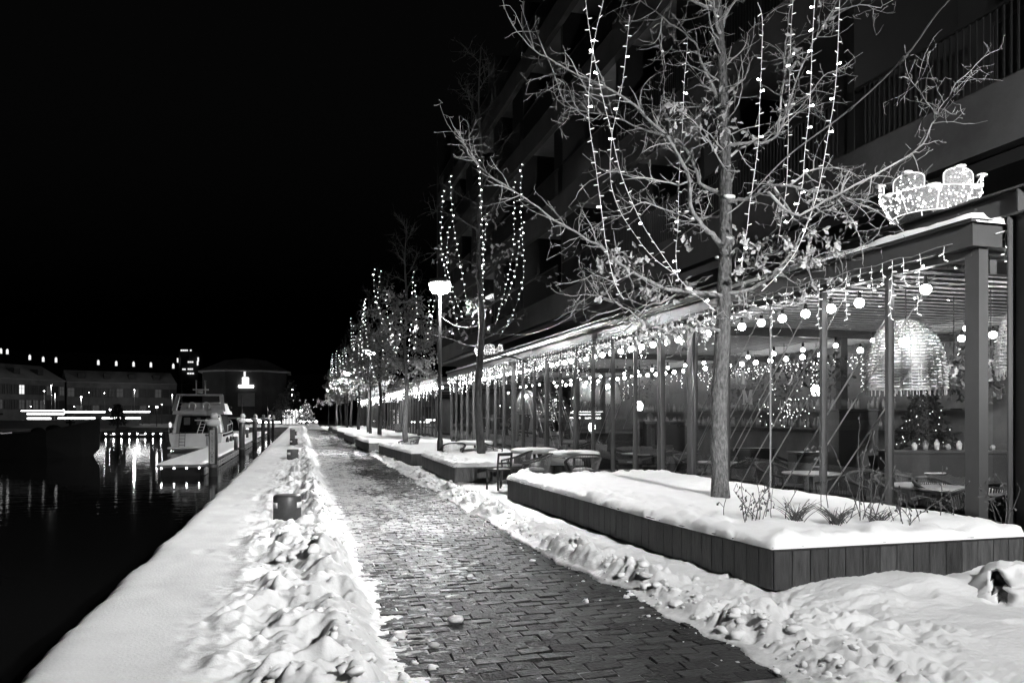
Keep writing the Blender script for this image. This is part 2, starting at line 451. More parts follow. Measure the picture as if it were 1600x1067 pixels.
# the cobbled path: the nearest cobbles one by one, the rest as one mass
path = tag(MB().bb((.4, -12, -.028), (4.6, 130, -.010)).build('path', M['joint']), kind='structure')
PX0, PX1, CW, CD, JT = .55, 4.35, .245, .148, .005
ncol = int((PX1-PX0)/CW)
def cobble_shape(mb, cx, cy_, w, d, z, tl=(0, 0)):
    a, b = w/2, d/2; e = .007
    V = [(cx-a, cy_-b, -.03), (cx+a, cy_-b, -.03), (cx+a, cy_+b, -.03), (cx-a, cy_+b, -.03),
         (cx-a, cy_-b, z-.009), (cx+a, cy_-b, z-.009), (cx+a, cy_+b, z-.009), (cx-a, cy_+b, z-.009)]
    V += [(cx+sx*(a-e), cy_+sy*(b-e), z+sx*tl[0]+sy*tl[1]) for sx, sy in ((-1, -1), (1, -1), (1, 1), (-1, 1))]
    F = [(8, 9, 10, 11)]
    for o in (0, 4):
        for i in range(4):
            j = (i+1) % 4; F.append((o+i, o+j, o+4+j, o+4+i))
    mb.add(V, F)
cob_me = []
for k in range(7):
    mb = MB(); cobble_shape(mb, 0, 0, CW-JT-rng.uniform(0, .007), CD-JT-rng.uniform(0, .01), 0, (rng.uniform(-.007, .007), rng.uniform(-.006, .006)))
    cob_me.append(mb.mesh('cobble', M['cobble']))
rest = MB(); n_single = 0
row = 0; y = 4.45
while y < 95:
    off = (row % 2)*.5*CW + rng.uniform(-.03, .03)
    stride = 1
    for c in range(ncol):
        cx = PX0+off+(c+.5)*CW; z = rng.uniform(-.003, .005)
        lat_ok = cx > .62+.0 and cx < 4.05
        # first the ones that show clear of the snow banks
        if n_single < 298 and .62 < cx < 3.1:
            link('cobble', cob_me[rng.randrange(7)], path, (cx, y, z)).rotation_euler = (0, 0, rng.uniform(-.035, .035))
            n_single += 1
        else:
            cobble_shape(rest, cx, y, CW-JT-rng.uniform(0, .007), CD-JT, z, (rng.uniform(-.007, .007), rng.uniform(-.006, .006)))
    y += CD; row += 1
tag(rest.build('cobbles', M['cobble'], path), kind='stuff')

# snow bank on the quay edge
def ylines(y0, y1, k): 
    ym = 11.0
    n = int(math.log(ym/y0)/k)+1; m = int(math.log(y1/ym)/(k*2.2))+1
    return np.concatenate([y0*np.exp(np.linspace(0, math.log(ym/y0), n)), ym*np.exp(np.linspace(0, math.log(y1/ym), m))[1:]])
BOLL = [(p.x, p.y, .22) for p in (ground(449, 818), ground(457.5, 721), ground(459, 698), ground(459.5, 682.5))]
def trample(X, Y, s):
    wx, wy = X+.05*pn(X*3, Y*3, s+90), Y+.05*pn(X*3, Y*3, s+91)
    a = bumps(wx*3.1, wy*3.1, s+1, .8, .3, .85)*.085
    bl = .15*np.abs(pn(wx*2.6, wy*2.6, s+50))+.085*np.abs(pn(wx*6.1, wy*6.1, s+51))+.045*np.abs(pn(wx*13, wy*13, s+52))+.022*np.abs(pn(wx*27, wy*27, s+53))
    a2 = domes(wx*4.3, wy*4.3, s+41, .16, .2, .42)*.08                   # a few harder chunks
    b = bumps(wx*7.5, wy*7.5, s+5, .5, .25, .7)*.045
    b2 = domes(wx*10, wy*10, s+45, .22, .2, .5)*.04
    c = bumps(wx*17, wy*17, s+9, .6, .2, .65)*.030
    d = -bumps(wx*2.3, wy*1.5, s+13, .6, .25, .45)*.30                  # boot prints
    k = .55+.9*ss(-.35, .45, pn(X*1.5, Y*1.2, s+33))
    return (a+b+a2+bl)*k+b2*k+.6*c+d+.03*fbm(X*5, Y*5, s+20, 5)+.017*fbm(X*21, Y*21, s+21, 4)-.03
def snow_left(X, Y):
    edge = QX-.03+.05*pn(Y*.9, Y*0+3.1, 5)+.03*pn(Y*4, Y*0+1.1, 6)
    t = np.maximum(X-edge, 0)
    base = .16*(1-np.exp(-t/.07))-.02+.02*fbm(X*.9, Y*.6, 11)
    soft = ss(0, .9, t)
    fp = -domes(X*2.0, Y*1.1, 31, .35, .12, .22)*.35*soft
    m = ss(-.95, -.15, X+.28*pn(Y*.35, Y*0, 21)+.12*pn(Y*1.7, X, 22))
    far = 1-.35*ss(14, 40, Y)
    rid = .10*np.exp(-((X-.22-.1*pn(Y*.8, Y*0, 23))/.22)**2)*(.75+.5*pn(Y*1.3, Y*0, 24))
    body = np.maximum(base+fp*(1-m)*.35+m*far*(.88*trample(X, Y, 40)-.035)+rid*far, np.minimum(base, .08))
    for (bx_, by_, br_) in BOLL:                                       # trodden clear round the bollards
        k_ = ss(br_+.45, br_+.02, np.hypot(X-bx_, (Y-by_)*np.where(Y < by_, .62, 1))); body = body*(1-k_)+k_*.075
    pe = .60+.07*pn(Y*1.1, Y*0+5, 25)+.05*pn(Y*5, Y*0+2, 26)
    k = ss(pe+.02, pe-.26, X)
    thin = .008+.016*fbm(X*4, Y*1.2, 27)-.11*np.maximum(0, X-pe-.02)          # thin packed rim that slides out on to the stones
    h = body*k+(1-k)*np.minimum(thin, .012)
    return np.where(X < edge+.004, -.22, np.maximum(h, -.025*(1-k)+.0*k-.012))
Yl = ylines(4.2, 128, .0021); Xl = np.concatenate([np.linspace(QX-.10, -.9, 40), np.linspace(-.88, 1.25, 140)])
Xg, Yg = np.meshgrid(Xl, Yl)
def soften(Z, n):
    for _ in range(n):
        Z = np.concatenate([Z[:1], (Z[:-2]+2*Z[1:-1]+Z[2:])/4, Z[-1:]], 0)
        Z = np.concatenate([Z[:, :1], (Z[:, :-2]+2*Z[:, 1:-1]+Z[:, 2:])/4, Z[:, -1:]], 1)
    return Z
Zg = snow_left(Xg, Yg)
soft_ = soften(Zg, 2); keep = (Xg < QX+.12)|(Zg < -.02); Zg = np.where(keep, Zg, soft_)+np.where(keep, 0, .006*fbm(Xg*22, Yg*22, 301, 3)*ss(-.9, -.2, Xg))
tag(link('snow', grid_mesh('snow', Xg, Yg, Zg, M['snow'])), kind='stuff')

# snow along the planters and over the terrace
def snow_right(X, Y):
    xe = 2.86+.13*pn(Y*.55, Y*0, 61)+.09*pn(Y*2.1, Y*0, 62)+.16*ss(9, 7, Y)-.08*ss(5.2, 4.3, Y)+.1*ss(20, 40, Y)
    t = X-xe
    near = ss(7.4, 5.6, Y)
    rid = (.13*(1-near)+.07*near)*np.exp(-((t-.30)/.22)**2)*(.85+.6*pn(Y*1.3, X*.9, 63))*(1-.5*ss(12, 22, Y))
    m = ss(0, .12, t)*(1-(.6)*ss(.5, .9, t)*(1-near)-.86*near*ss(1.0, 1.9, t+.25*pn(X*1.2, Y*1.2, 64)))
    base = .055*ss(.0, .5, t)+.03*near*ss(1.1, 2.4, t)+.022*fbm(X*1.4, Y*1.1, 65)*ss(.3, 1, t)
    wall = near*.10*ss(5.35, 5.95, Y)*(1+.9*pn(X*2.2, Y, 66))*ss(4.2, 5.0, X)  # drifted up against the planter end
    dips = -domes(X*1.5, Y*1.7, 67, .5, .15, .3)*.2*near*ss(1.2, 2.0, t)
    ch = trample(X, Y, 70)*.66
    crumbs = domes(X*9, Y*9, 81, .3*1.0, .12, .42)*.10*ss(-.55, -.05, t)*(1-ss(0, .1, t))
    h = base+rid+wall+dips+m*(ch-.03)*ss(0, .22, t)
    return np.where(t > 0, np.maximum(h, -.02), crumbs*1.0-.03)
Yl = ylines(3.4, 128, .0021); Xl = np.concatenate([np.linspace(1.9, 5.0, 210), np.linspace(5.02, 7.35, 75)])
Xg, Yg = np.meshgrid(Xl, Yl)
Zg = snow_right(Xg, Yg); Zg = np.where(Zg < -.02, Zg, soften(Zg, 1)+.006*fbm(Xg*24, Yg*24, 302, 3))
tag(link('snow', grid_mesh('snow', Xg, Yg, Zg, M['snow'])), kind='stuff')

# loose clods of ploughed snow
cl = MB()
for k in range(480):
    Y = 4.0*math.exp(rng.random()*1.7); t = rng.gauss(.22, .28)
    xe = 2.9+.16*float(ss(9, 7, np.array(Y)))
    X = xe+t; r = (.010+.05*rng.random()**3)*(1.5 if rng.random() < .06 else 1)*(1 if t > .05 else .55)
    z = float(snow_right(np.array([X]), np.array([Y]))[0])
    cl.blob((X, Y, max(z, -.0)+r*.12), (r*rng.uniform(.8, 1.4), r*rng.uniform(.8, 1.3), r*rng.uniform(.45, .9)), 8, 6, 0, .34, rng)
for k in range(170):
    Y = 4.2*math.exp(rng.random()*1.5); X = rng.gauss(.3, .3)
    r = .010+.055*rng.random()**3
    if X > .95: continue
    z = float(snow_left(np.array([X]), np.array([Y]))[0])
    cl.blob((X, Y, max(z, 0)+r*.1), (r*rng.uniform(.8, 1.4), r*rng.uniform(.8, 1.3), r*rng.uniform(.45, .9)), 8, 6, 0, .34, rng)
tag(cl.build('snow_clods', M['snow_cap'], smooth=True), kind='stuff')
for (px, py, r, lb) in ((712, 971, .055, 'white lump of ice lying flat on the dark cobbles'), (678, 1010, .035, 'small round snowball on the cobbles beside the snow bank')):
    p = ground(px, py); mb = MB(); mb.blob((0, 0, r*.35), (r*1.3, r, r*.62), 10, 7, 0, .12, rng)
    tag(mb.build('snow_lump', M['snow'], smooth=True, loc=(p.x, p.y, 0)), lb, 'snow lump')

# far bank behind the basin
fb = MB()
fb.prism([(-300, 122), (-4, 126), (60, 126), (60, 300), (-300, 300)], -1.6, -.05)
tag(fb.build('far_quay', M['concrete']), kind='structure')
fs = MB()
for (x0, x1, y0, y1, z0, z1) in ((-80, -26, 123, 132, .0, 1.1), (-25.5, 3, 126.5, 140, .0, .25)):
    fs.add([(x0, y0, z0-.1), (x1, y0, z0-.1), (x1, y1, z1), (x0, y1, z1), (x0, y1+8, z1), (x1, y1+8, z1), (x0, y0, -.5), (x1, y0, -.5), (x0, y1+8, -.5), (x1, y1+8, -.5)],
           [(0, 1, 2, 3), (3, 2, 5, 4), (6, 7, 1, 0), (4, 5, 9, 8)])
tag(fs.build('snowy_bank', M['far_snow']), kind='structure')
hill = MB()
hx = np.linspace(-330, 260, 60); prof = [(300, -1), (330, 10), (380, 19), (450, 24), (520, 20)]
V = []
for x in hx:
    for (y_, z_) in prof: V.append((x, y_+12*math.sin(x*.03), max(-1, z_*(.8+.3*math.sin(x*.017+1)))))
F = [(i*5+j, i*5+j+5, i*5+j+6, i*5+j+1) for i in range(59) for j in range(4)]
hill.add(V, F); tag(hill.build('hills', M['far_dark'], smooth=True), kind='structure')
# ------------------------------------------------------------ street lamps
def lamp_light(power, lo=.10, hi=.42):
    """a lantern's spread: nearly even light on the ground out to about 65 degrees, nothing above the head"""
    ld = bpy.data.lights.new('lamp_light', 'POINT'); ld.energy = 1000.0; ld.shadow_soft_size = .10
    ld.use_nodes = True; nt = ld.node_tree
    em = nt.nodes['Emission']
    tc = nt.nodes.new('ShaderNodeTexCoord'); sp = nt.nodes.new('ShaderNodeSeparateXYZ')
    nt.links.new(tc.outputs['Normal'], sp.inputs[0])
    ng = nt.nodes.new('ShaderNodeMath'); ng.operation = 'MULTIPLY'; ng.inputs[1].default_value = LAMP_SIGN
    nt.links.new(sp.outputs[2], ng.inputs[0])
    mx = nt.nodes.new('ShaderNodeMath'); mx.operation = 'MAXIMUM'; mx.inputs[1].default_value = .36
    nt.links.new(ng.outputs[0], mx.inputs[0])
    pw = nt.nodes.new('ShaderNodeMath'); pw.operation = 'POWER'; pw.inputs[1].default_value = -3.3
    nt.links.new(mx.outputs[0], pw.inputs[0])
    cut = nt.nodes.new('ShaderNodeMapRange'); cut.inputs['From Min'].default_value = lo; cut.inputs['From Max'].default_value = hi
    nt.links.new(ng.outputs[0], cut.inputs[0])
    m1 = nt.nodes.new('ShaderNodeMath'); m1.operation = 'MULTIPLY'
    nt.links.new(pw.outputs[0], m1.inputs[0]); nt.links.new(cut.outputs[0], m1.inputs[1])
    m2 = nt.nodes.new('ShaderNodeMath'); m2.operation = 'MULTIPLY'; m2.inputs[1].default_value = power
    nt.links.new(m1.outputs[0], m2.inputs[0]); nt.links.new(m2.outputs[0], em.inputs['Strength'])
    return ld
LAMP_SIGN = -1.0
LD = lamp_light(LAMP_E); LD0 = lamp_light(LAMP_E, -.45, .36)        # the near lamp spills a little light upwards into the oak
def street_lamp(label, x, y, group):
    t = thing('street_lamp', label, 'street lamp', (x, y, 0), 0, group)
    mb = MB(); mb.lathe([(.10, 0), (.10, .9), (.075, .95), (.06, 3), (.048, 5.95)], 12); mb.build('pole', M['pole'], t, True)
    mb = MB(); mb.lathe([(.05, 5.9), (.30, 6.03), (.36, 6.09), (.34, 6.16), (.12, 6.22)], 20); mb.build('lamp_head', M['pole'], t, True)
    mb = MB(); mb.lathe([(.10, 5.70), (.25, 5.74), (.335, 5.86), (.35, 6.03)], 20, capb=True, capt=False); ln = mb.build('lens', M['lamp_lens'], t, True)
    lo = bpy.data.objects.new('lamp_light', LD if y > 0 else LD0); COL.objects.link(lo); lo.parent = t; lo.location = (-.0, 0, 5.57)
    return t
lamp_y = [-1.6, 24.9, 51.0, 77.0, 103.0, 129.0]
lbls = ['street lamp beside the path before the near oak', 'nearest lit street lamp, rising between the second and third planters', 'second lit street lamp along the row of trees',
        'third lit street lamp along the row, small and bright', 'fourth lit street lamp along the row, low among leaves', 'farthest lit street lamp at the end of the quay']
for y, lb in zip(lamp_y, lbls):
    street_lamp(lb, 4.40 if y > 0 else 5.1, y, 'street lamps along the quay')

# ------------------------------------------------------------ planters
def front_x(poly, y):
    for (a, b) in zip(poly[:-1], poly[1:]):
        if a[1] <= y <= b[1]: return a[0]+(b[0]-a[0])*(y-a[1])/(b[1]-a[1])
    return poly[0][0] if y < poly[0][1] else poly[-1][0]
PLW = .192
def planter(label, poly, xb, single, seed):
    """poly: front edge from the near corner to the far one; xb: the back"""
    r = random.Random(seed)
    t = thing('planter', label, 'planter', (poly[0][0], poly[0][1], 0), 0, 'wooden planters in a row along the path')
    out = [(xb, poly[0][1])] + list(poly) + [(xb, poly[-1][1])]      # clockwise from the back near corner
    ins = lambda d: [(xb, poly[0][1]+d)] + [(p[0]+d, p[1]+(d if i == 0 else (-d if i == len(poly)-1 else 0))) for i, p in enumerate(poly)] + [(xb, poly[-1][1]-d)]
    mb = MB(); mb.prism(ins(.06)[::-1], -.02, .40); mb.build('plinth', M['plinth'], t, world=True)
    mb = MB(); mb.prism(ins(-.022)[::-1], .437, .472); mb.build('rim', M['rim'], t, world=True)
    plank_me = None; joined = MB()
    for a, b in zip(out[:-1], out[1:]):
        A, B = Vector((a[0], a[1], 0)), Vector((b[0], b[1], 0)); Ln = (B-A).length; n = max(1, round(Ln/PLW)); wd = Ln/n
        ang = math.atan2(B.y-A.y, B.x-A.x)
        for k in range(n):
            c = A+(B-A)*((k+.5)/n); nrm = Vector((math.sin(ang), -math.cos(ang), 0))*-1
            inw = Vector((-math.sin(ang), math.cos(ang), 0))
            c = c - inw*(.022-r.uniform(0, .003)) if False else c
            far_end = (a[1] == poly[-1][1] and b[1] == poly[-1][1])
            if single and not far_end:
                key = round(wd, 3)
                if key not in PLANKS:
                    m_ = MB(); m_.bevbox((0, 0, .25), (wd-.009, .024, .365), .004); PLANKS[key] = m_.mesh('plank', M['wood'])
                o = link('plank', PLANKS[key], t, (c.x-t.location.x, c.y-t.location.y, r.uniform(-.003, .002)))
                o.rotation_euler = (0, 0, ang)
            else:
                joined.box((c.x, c.y, .25), (wd-.009, .024, .365), ang)
    if joined.n: 
        o = joined.build('planks', M['wood'], t, world=True)
        if not single or True: o['kind'] = 'stuff'
    # snow lying on top
    y0, y1 = poly[0][1]-.035, poly[-1][1]+.03
    ny, nx = (150, 90) if single else (60, 36)
    yy = np.linspace(0, 1, ny); yy = y0+(y1-y0)*(yy if not single else np.where(yy < .5, yy, yy))
    X = np.zeros((ny, nx)); Y = np.zeros((ny, nx)); Z = np.zeros((ny, nx))
    vv = np.linspace(0, 1, nx)
    for i, y in enumerate(yy):
        xf = front_x(poly, min(max(y, poly[0][1]), poly[-1][1]))-.035
        X[i] = xf+(xb-.0-xf)*vv**1.25; Y[i] = y
    jag = .045*pn(Y*4+seed, X*4, 3)+.04*pn(Y*13, X*13, 4)
    xf = np.array([front_x(poly, min(max(y, poly[0][1]), poly[-1][1])) for y in yy])[:, None]
    d1 = (X-xf)+.035; d2 = np.minimum(Y-y0, y1-Y); dd = np.minimum(d1, d2)+jag*.8
    # a chamfered corner shortens the way to the edge
    thick = .105*(1-np.exp(-np.maximum(dd, 0)/.042))
    lump = ss(.0, .2, dd)*(ss(1.1, .3, np.minimum(d1, d2*1.4))*(.055*fbm(X*3+seed, Y*2.2, 8, 4)+.10*domes(X*2.8, Y*2.8, seed+4, .55, .2, .5)+.05*domes(X*7, Y*7, seed+6, .5, .2, .5)-.13*domes(X*2.6, Y*2.2, seed+9, .45, .18, .36)))
    lump = lump+.02*fbm(X*2.2+seed, Y*1.6, 19, 4)*ss(0, .3, dd)
    Z = .462+thick+lump+.014*fbm(X*1.2+seed, Y*1.1, 9)*ss(0, .3, dd)
    Z[0, :] = .455; Z[-1, :] = .455; Z[:, 0] = .455
    X[:, 0] += .012*pn(Y[:, 0]*6, Y[:, 0]*0, seed)
    snow_o = link('snow', grid_mesh('snow', X, Y, Z, M['snow_cap'])); tag(snow_o, kind='stuff')
    return t
PLANKS = {}
def g2(px, py): p = ground(px, py, .47); return (p.x, p.y)
pA, pB, pC = g2(1208, 855), g2(1038, 813.6), g2(794, 747)
planter('long wooden planter with the near oak, closest to the camera', [pA, pB, pC], 7.24, True, 1)
qA, qB = g2(711, 729), g2(660, 711)
planter('second wooden planter, behind the tall dark chair', [qA, ((qA[0]+qB[0])/2-.03, (qA[1]+qB[1])/2), qB], 6.95, True, 2)
rA, rB = g2(643, 708), g2(592.6, 695)
planter('third wooden planter, just beyond the nearest lit lamp', [rA, ((rA[0]+rB[0])/2-.03, (rA[1]+rB[1])/2), rB], 6.9, True, 3)
for (y0, y1, x, lb) in ((36, 43, 2.95, 'fourth wooden planter along the path'), (47, 54.5, 2.95, 'fifth wooden planter along the path'), (58.5, 66, 3.0, 'sixth wooden planter along the path, low and dark'),
                        (70.5, 78, 3.05, 'seventh wooden planter, far along the path'), (82.5, 90, 3.1, 'last wooden planter, near the far end of the path')):
    planter(lb, [(x+.1, y0), (x, y0+2), (x-.05, y1)], 6.9, False, int(y0))

# ------------------------------------------------------------ mooring bollards on the quay
def bollard_parts(t):
    mb = MB(); mb.lathe([(.215, -.15), (.215, .375), (.205, .40), (.185, .412), (.05, .415)], 32); mb.build('drum', M['bollard'], t, True)
    n = 32
    for q0 in (-2.92, -.68, .55, 1.95):                              # four pale bands let into the drum
        mb = MB(); seg = 7; V = []; F = []
        for k in range(seg+1):
            q = q0+k*.105*1.0
            for z, rr in ((.215, .2155), (.215, .2185), (.30, .2185), (.30, .2155)): V.append((rr*math.cos(q), rr*math.sin(q), z))
        for k in range(seg):
            for j in range(4): F.append((k*4+j, k*4+(j+1) % 4, k*4+4+(j+1) % 4, k*4+4+j))
        F += [(3, 2, 1, 0), tuple(seg*4+j for j in range(4))]
        mb.add(V, F); mb.build('band', M['white'], t, True)
b1 = ground(449, 818)
b0 = thing('bollard', 'large black mooring bollard with white bands in the snow, nearest on the quay', 'bollard', (b1.x, b1.y, .05), R(-8), 'mooring bollards along the quay')
bollard_parts(b0)
for (px, py, lb) in ((457.5, 721, 'second black mooring bollard along the quay'), (459, 698, 'third black mooring bollard, beside the pale snow-capped post'), (459.5, 682.5, 'fourth black bollard, tiny beyond the pale post')):
    p = ground(px, py); copy_tree(b0, None, (p.x, p.y, .05), R(12), lb)
p = ground(457, 692.5)
t = thing('service_post', 'pale snow-capped service post behind the third bollard', 'post', (p.x, p.y, 0))
mb = MB(); mb.bevbox((0, 0, .42), (.30, .24, .9), .03); mb.build('cabinet', M['concrete'], t)
mb = MB(); mb.blob((0, 0, .9), (.17, .14, .10), 12, 7); mb.build('cap', M['snow_cap'], t, True)

# ------------------------------------------------------------ glass pavilion
FX = 7.42                                     # glass front
def pavilion(label, y0, n, detail):
    st = 1.32; y1 = y0+st*n; XB = 13.9
    t = thing('glass_pavilion', label, 'pavilion', (FX, y0, 0))
    B = lambda nm, m_, mb, sm=False: mb.build(nm, m_, t, sm, world=True)
    B('floor', M['floor_in'], MB().bb((FX-.05, y0-.1, -.05), (XB, y1, .04)))
    B('sill', M['steel'], MB().bb((FX-.06, y0, .04), (FX+.06, y1, .115)))
    mb = MB(); mb.bb((FX-.20, y0-.16, 3.60), (FX-.02, y1, 3.86)); mb.bb((FX-.26, y0-.2, 3.86), (FX-.02, y1, 3.90)); mb.bb((FX-.02, y0-.16, 3.60), (XB, y0-.02, 3.86))
    B('fascia', M['steel'], mb)
    B('head_rail', M['steel_dark'], MB().bb((FX-.05, y0, 3.52), (FX+.06, y1, 3.598)))
    B('roof_deck', M['steel_dark'], MB().bb((FX-.0, y0, 3.70), (XB+.1, y1, 3.78)))
    B('back_wall', M['back_wall'], MB().bb((XB, y0-.1, 0), (XB+.2, y1, 3.7)))
    # posts and mullions
    for k in range(n+1):
        y = y0+st*k
        if k % 5 == 0: B('post', M['steel'], MB().bevbox((FX+.02, y, 1.80), (.13, .19, 3.60), .008))
        elif k % 6 == 0:
            mb = MB(); mb.box((FX, y-.055, 1.82), (.10, .075, 3.41)); mb.box((FX, y+.055, 1.82), (.10, .075, 3.41)); B('mullion', M['steel'], mb)
        elif k == 3: B('glass_edge', M['concrete'], MB().box((FX, y, 1.82), (.03, .012, 3.41)))
        else: B('mullion', M['steel'], MB().bevbox((FX, y, 1.82), (.09, .062, 3.41), .006))
        if k < n:
            B('pane', M['glass'], MB().box((FX+.01, y+st/2, 1.815), (.012, st-.06, 3.40)))
    if detail:
        mb = MB(); mb.tube([(FX-.11, y0+5*st-.32, 0), (FX-.11, y0+5*st-.32, 3.55)], .03, 10); B('downpipe', M['steel'], mb, True)
        for k in range(4):
            B('pane', M['glass'], MB().box((FX+.22+1.58*(k+.5), y0+.0, 1.815), (1.5, .012, 3.40)))
            B('mullion', M['steel'], MB().box((FX+.22+1.58*(k+1), y0, 1.82), (.06, .09, 3.41)))
    # louvres of the roof, one by one
    ns = int((y1-y0)/.30)
    slat = MB().box((0, 0, 0), (XB-FX-.2, .17, .03), tilt=Matrix.Rotation(R(18), 3, 'X')).mesh('roof_slat', M['ceiling'])
    if detail:
        for k in range(ns):
            link('roof_slat', slat, t, ((XB-FX)/2, .2+k*.30, 3.56))
    else:
        mb = MB()
        for k in range(ns): mb.box(((XB+FX)/2, y0+.2+k*.30, 3.56), (XB-FX-.2, .17, .03), tilt=Matrix.Rotation(R(18), 3, 'X'))
        o = B('roof_slats', M['ceiling'], mb); o['kind'] = 'stuff'
    # cross beams and a row of posts inside
    for k in range(0, n+1, 5):
        B('cross_beam', M['steel_dark'], MB().box(((FX+XB)/2, y0+st*k+.001, 3.40), (XB-FX-.3, .12, .16)))
        B('inner_post', M['steel_dark'], MB().bevbox((10.9, y0+st*k, 1.68), (.16, .16, 3.28), .01))
    # steel beam over the roof
    if detail:
        bx = 7.72; mb = MB()
        mb.bb((bx-.11, y0-1.6, 4.215), (bx+.11, y1, 4.24)); mb.bb((bx-.11, y0-1.6, 3.93), (bx+.11, y1, 3.955)); mb.bb((bx-.012, y0-1.6, 3.955), (bx+.012, y1, 4.215))
        B('roof_beam', M['steel'], mb)
        mb = MB(); yc = y0-.36
        mb.bb((bx-.11, yc-.12, 0), (bx+.11, yc-.10, 3.928)); mb.bb((bx-.11, yc+.10, 0), (bx+.11, yc+.12, 3.928)); mb.bb((bx-.012, yc-.10, 0), (bx+.012, yc+.10, 3.928))
        B('column', M['steel'], mb)
        B('stiffener', M['steel'], MB().bb((bx-.10, yc-.01, 3.956), (bx-.013, yc+.01, 4.214)))
        for dy in (.62, .86):
            B('bolt', M['steel_dark'], MB().tube([(bx-.012, yc+dy, 4.13), (bx-.05, yc+dy, 4.13)], .022, 6))
        for k in range(1, n, 3):
            B('beam_stub', M['steel'], MB().box((bx, y0+st*k, 3.855), (.08, .08, .148)))
        # slanting cords stretched behind the glass
        rr = random.Random(8)
        for k in range(17):
            ya = y0+.7+k*.42; z0 = .45 if k % 3 else rr.uniform(.5, 1.4); ln = rr.uniform(2.2, 3.9)
            zt = min(3.45, z0+ln*.75); dy = (zt-z0)*.93
            if ya+dy > y0+7.6: continue
            B('cord', M['cable'], MB().tube([(FX+.13, ya+dy, z0), (FX+.13, ya, zt)], .010, 5))
        for k in range(14):
            ya = y0+9.2+k*.62; z0 = rr.uniform(.4, 1.4); zt = min(3.45, z0+rr.uniform(1.0, 2.6)); s_ = 1 if k < 7 else -1
            B('cord', M['cable'], MB().tube([(FX+.13, ya+(zt-z0)*.93*(s_ > 0), z0), (FX+.13, ya+(zt-z0)*.93*(s_ < 0), zt)], .010, 5))
    # snow on the gutter and roof edge
    yy = np.linspace(y0-.22, y1, int((y1-y0)*14)); vv = np.linspace(0, 1, 9)
    Y, V = np.meshgrid(yy, vv, indexing='ij'); X = FX-.285+.33*V
    hgt = (.075+.03*pn(Y*1.3, Y*0, 3)+.02*pn(Y*5, V*2, 4))*np.minimum(1, np.sin(np.pi*np.clip(V*.93+.07, 0, 1))*1.6)
    Z = 3.895+np.maximum(hgt, 0); Z[:, 0] = 3.89; Z[0, :] = 3.89
    tag(link('roof_snow', grid_mesh('roof_snow', X, Y, Z, M['snow_cap'])), kind='stuff')
    if detail:
        xx = np.linspace(FX-.2, XB, 140); vv = np.linspace(0, 1, 9)
        X, V = np.meshgrid(xx, vv, indexing='ij'); Y = y0-.22+.5*V
        hgt = (.09+.035*pn(X*1.7, X*0, 13)+.025*pn(X*5, V*2, 14))*np.minimum(1, np.sin(np.pi*np.clip(V*.93+.07, 0, 1))*1.6)
        Z = 3.862+np.maximum(hgt, 0); Z[:, 0] = 3.85; Z[:, -1] = 3.8
        tag(link('roof_snow', grid_mesh('roof_snow', X, Y, Z, M['snow_cap'])), kind='stuff')
    return t
PV = pavilion('long glass restaurant pavilion with steel posts and lit louvred roof', 7.05, 24, True)
pavilion('second glass pavilion farther along, behind the leafy trees', 42.0, 20, False)
pavilion('third glass pavilion at the far end of the quay', 71.0, 24, False)

